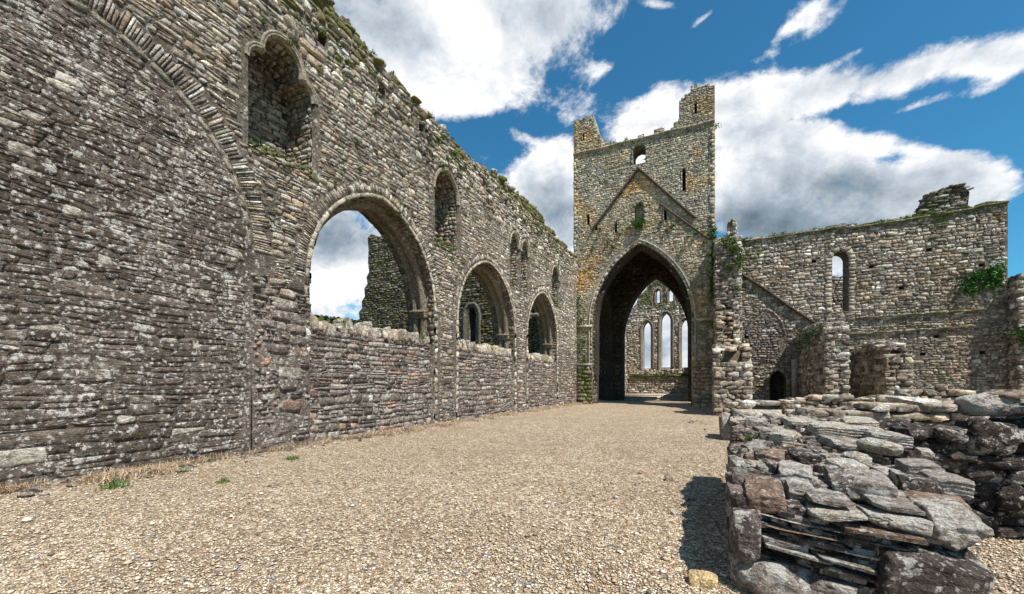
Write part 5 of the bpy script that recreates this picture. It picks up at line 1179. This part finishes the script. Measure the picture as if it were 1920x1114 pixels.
P_ = [(1240, 418, .8), (1262, 424, .9), (1180, 428, .8), (1160, 440, 1.2), (1280, 470, .8), (1290, 445, .7), (1140, 455, .7), (1110, 470, .8), (1250, 432, .6), (1195, 322, .8), (1150, 465, .7), (1118, 450, .6), (1305, 440, .9), (1095, 640, 1.2), (1090, 600, 1.), (1336, 560, 1.2), (1336, 480, 1.2), (1126, 430, .5), (1320, 455, .7), (1210, 300, .4)]
fringe('tower_weeds', [(onT(px, py)[0], TY0 - .1, onT(px, py)[1], s * 1.1) for (px, py, s) in P_], 'dark weeds rooted in the joints of the tower face around the arch', 63, .14, 8, 90, .045, .2)
for i, (px, py, s, lab) in enumerate([(1172, 262, .9, 'upright weed at the middle of the broken tower parapet'), (1238, 244, .9, 'bushy weed on the tower parapet right of the square opening'), (1150, 268, .7, 'small weed on the tower parapet near the left turret')]):
    x, z = onT(px, py); tuft('parapet_weed', (x, TY0 + .3, z), .45, .18, lab, 'weed', None, 30, 70, seed=66 + i, ls=.05)
nth = ['first', 'second', 'third', 'fourth', 'fifth', 'sixth', 'seventh']
for k, (ys_, an) in enumerate((((7.6, 7.9, 8.7, 10.1, 10.6, 12.2, 12.5), 'largest'), ((14.9, 15.6, 17.8, 19.2), 'middle'), ((22.5, 24, 26), 'smallest'))):
    for i, y in enumerate(ys_):
        tuft('coping_weed', (WX - .25 + R.uniform(-.1, .1), y, INF + .14), R.uniform(.14, .3), R.uniform(.06, .14), '%s green weed from the left on the low wall coping under the %s arch' % (nth[i], an), 'weed', 'weeds on the coping of the low arch walls', 26, 34, seed=80 + k * 9 + i, ls=.03)
x, z = onT(1198, 424); tuft('tower_shrub', (x, TY0 - .25, z), .5, .42, 'round dark green shrub growing under the pointed window of the tower', 'shrub', None, 10, 420, 'ivy', (.5, .3, .42), .07, 111)
x, z = onT(1338, 240); tuft('tower_shrub', (x + .15, TY0 + .1, z), .5, .3, 'wispy plant sticking out of the right edge of the tower', 'shrub', None, 24, 30, 'leaf', (.3, .2, .3), .05, 112)
def ivy(name, spots, fr, label, seed, ls=.07, mat='ivy', n=340, thick=.12):
    r = np.random.default_rng(seed); m = MB()
    for (u, v, ru, rv) in spots:
        k = int(n * ru * rv * 4); a = np.stack([r.normal(u, ru * .5, k), r.normal(v, rv * .5, k), np.abs(r.normal(.06, thick, k))], 1)
        P = fr(a[:, 0], a[:, 1], a[:, 2]); lv = MB(); leaves(lv, (0, 0, 0), k, 0.0001, ls, r); V = lv.V[0].reshape(k, 4, 3) + P[:, None]
        m.add(V, q=np.arange(k * 4).reshape(-1, 4), c=lv.C[0])
    return tag(m.build(name, M[mat]), label, 'ivy')
S_ = lambda px, py, ru, rv: (*onP(px, py, TYW), ru, rv)
ivy('ivy', [S_(1815, 540, .5, .45), S_(1830, 520, .6, .4), S_(1850, 515, .5, .35), S_(1868, 508, .35, .45), S_(1845, 535, .4, .3), S_(1870, 530, .2, .5)], frS, 'bright green ivy patch on the right end of the transept wall', 121)
ivy('ivy', [S_(1890, 630, .5, .3), S_(1910, 640, .5, .5), S_(1915, 620, .4, .4)], frX(31.6), 'dark ivy on the buttress at the far right edge', 122, n=260)
fl_ = lambda u, v, d: np.stack([5.5 - np.asarray(d), np.asarray(u), np.asarray(v)], -1)
ivy('ivy', [(28, 4.2, 1.4, .5), (30, 4.3, 1.2, .5), (26.5, 4.4, .7, .4), (31.2, 3.9, .8, .7)], fl_, 'dark ivy hanging over the side of the projecting chapel wall', 123, ls=.05, n=60)
ft_ = lambda u, v, d: np.stack([np.asarray(u), 30.2 - np.asarray(d), np.asarray(v)], -1)
ivy('ivy', [(1.3, 10.9, .5, .4), (1.75, 10.4, .4, .4), (2.1, 9.6, .25, .7), (1.5, 9.2, .3, .3), (1.9, 7.8, .2, .2)], ft_, 'yellow-green growth spilling over the top of the tall arcade stub', 124, ls=.05, mat='leaf', n=500)
ivy('ivy', [(.55, 10.5, .12, 1.6), (.5, 8.5, .12, 1.2), (.6, 12, .2, .6)], frT, 'dark creeper in the corner between tower and arcade stub', 125, ls=.07, n=500)
ivy('ivy', [(-9.1, 5.5, .2, 1.6), (-9.0, 8.0, .2, 1.5), (-8.6, 3.5, .3, .6)], frT, 'dark creeper in the corner where the left wall meets the tower', 126, ls=.05, n=130)
ivy('sill_grass', [(-7.4 + .0, 2.75, .6, .1), (-4.4, 2.8, 1.4, .1), (-2, 2.75, .8, .08)], lambda u, v, d: frC(u, v, np.asarray(d) + .1), 'green growth along the ledge beneath the three lancets', 127, ls=.06, n=900, mat='leaf')['category'] = 'grass'
for i, (y0_, y1_, z0_) in enumerate(((5.9, 7.5, 6.98), (12.9, 14.5, 6.93), (26.2, 27.6, 7.05), (19.6, 22, 6.85))):
    ivy('sill_plants', [(y0_ + (y1_ - y0_) * t, z0_ + .1, .3, .12) for t in (.15, .4, .6, .85)], lambda u, v, d: frN(u, v, -np.abs(np.asarray(d)) * 2 + .06), ['green plants on the sloping sill of the big trefoil niche', 'moss and grass on the sill of the second blocked window', 'green weeds on the sill of the last small window before the tower', 'weeds on the sill of the twin window'][i], 130 + i, ls=.03, n=500, mat='leaf')['kind'] = 'stuff'
for i, (px, py, s, lab) in enumerate([(1770, 945, .5, 'small bright green seedling growing from the foreground wall at right'), (1405, 822, .5, 'tiny green weed at the upper left of the foreground wall'), (420, 905, 1.2, 'green weed at the edge of the gravel beneath the pier'), (215, 915, 2.0, 'largest green weed clump at the foot of the left wall'), (345, 885, 1.3, 'low green weed by the wall right of the largest clump'), (548, 862, 1.5, 'green weed at the foot of the pier beside the first open arch')]):
    c = hitslope(px, py) if px > 1300 else gpos(px, py, z=0); tuft('ground_weed', c, .09 * s, .09 * s, lab, 'weed', None, 40, 60, 'leaf', None, .014 * max(1, s), 140 + i)
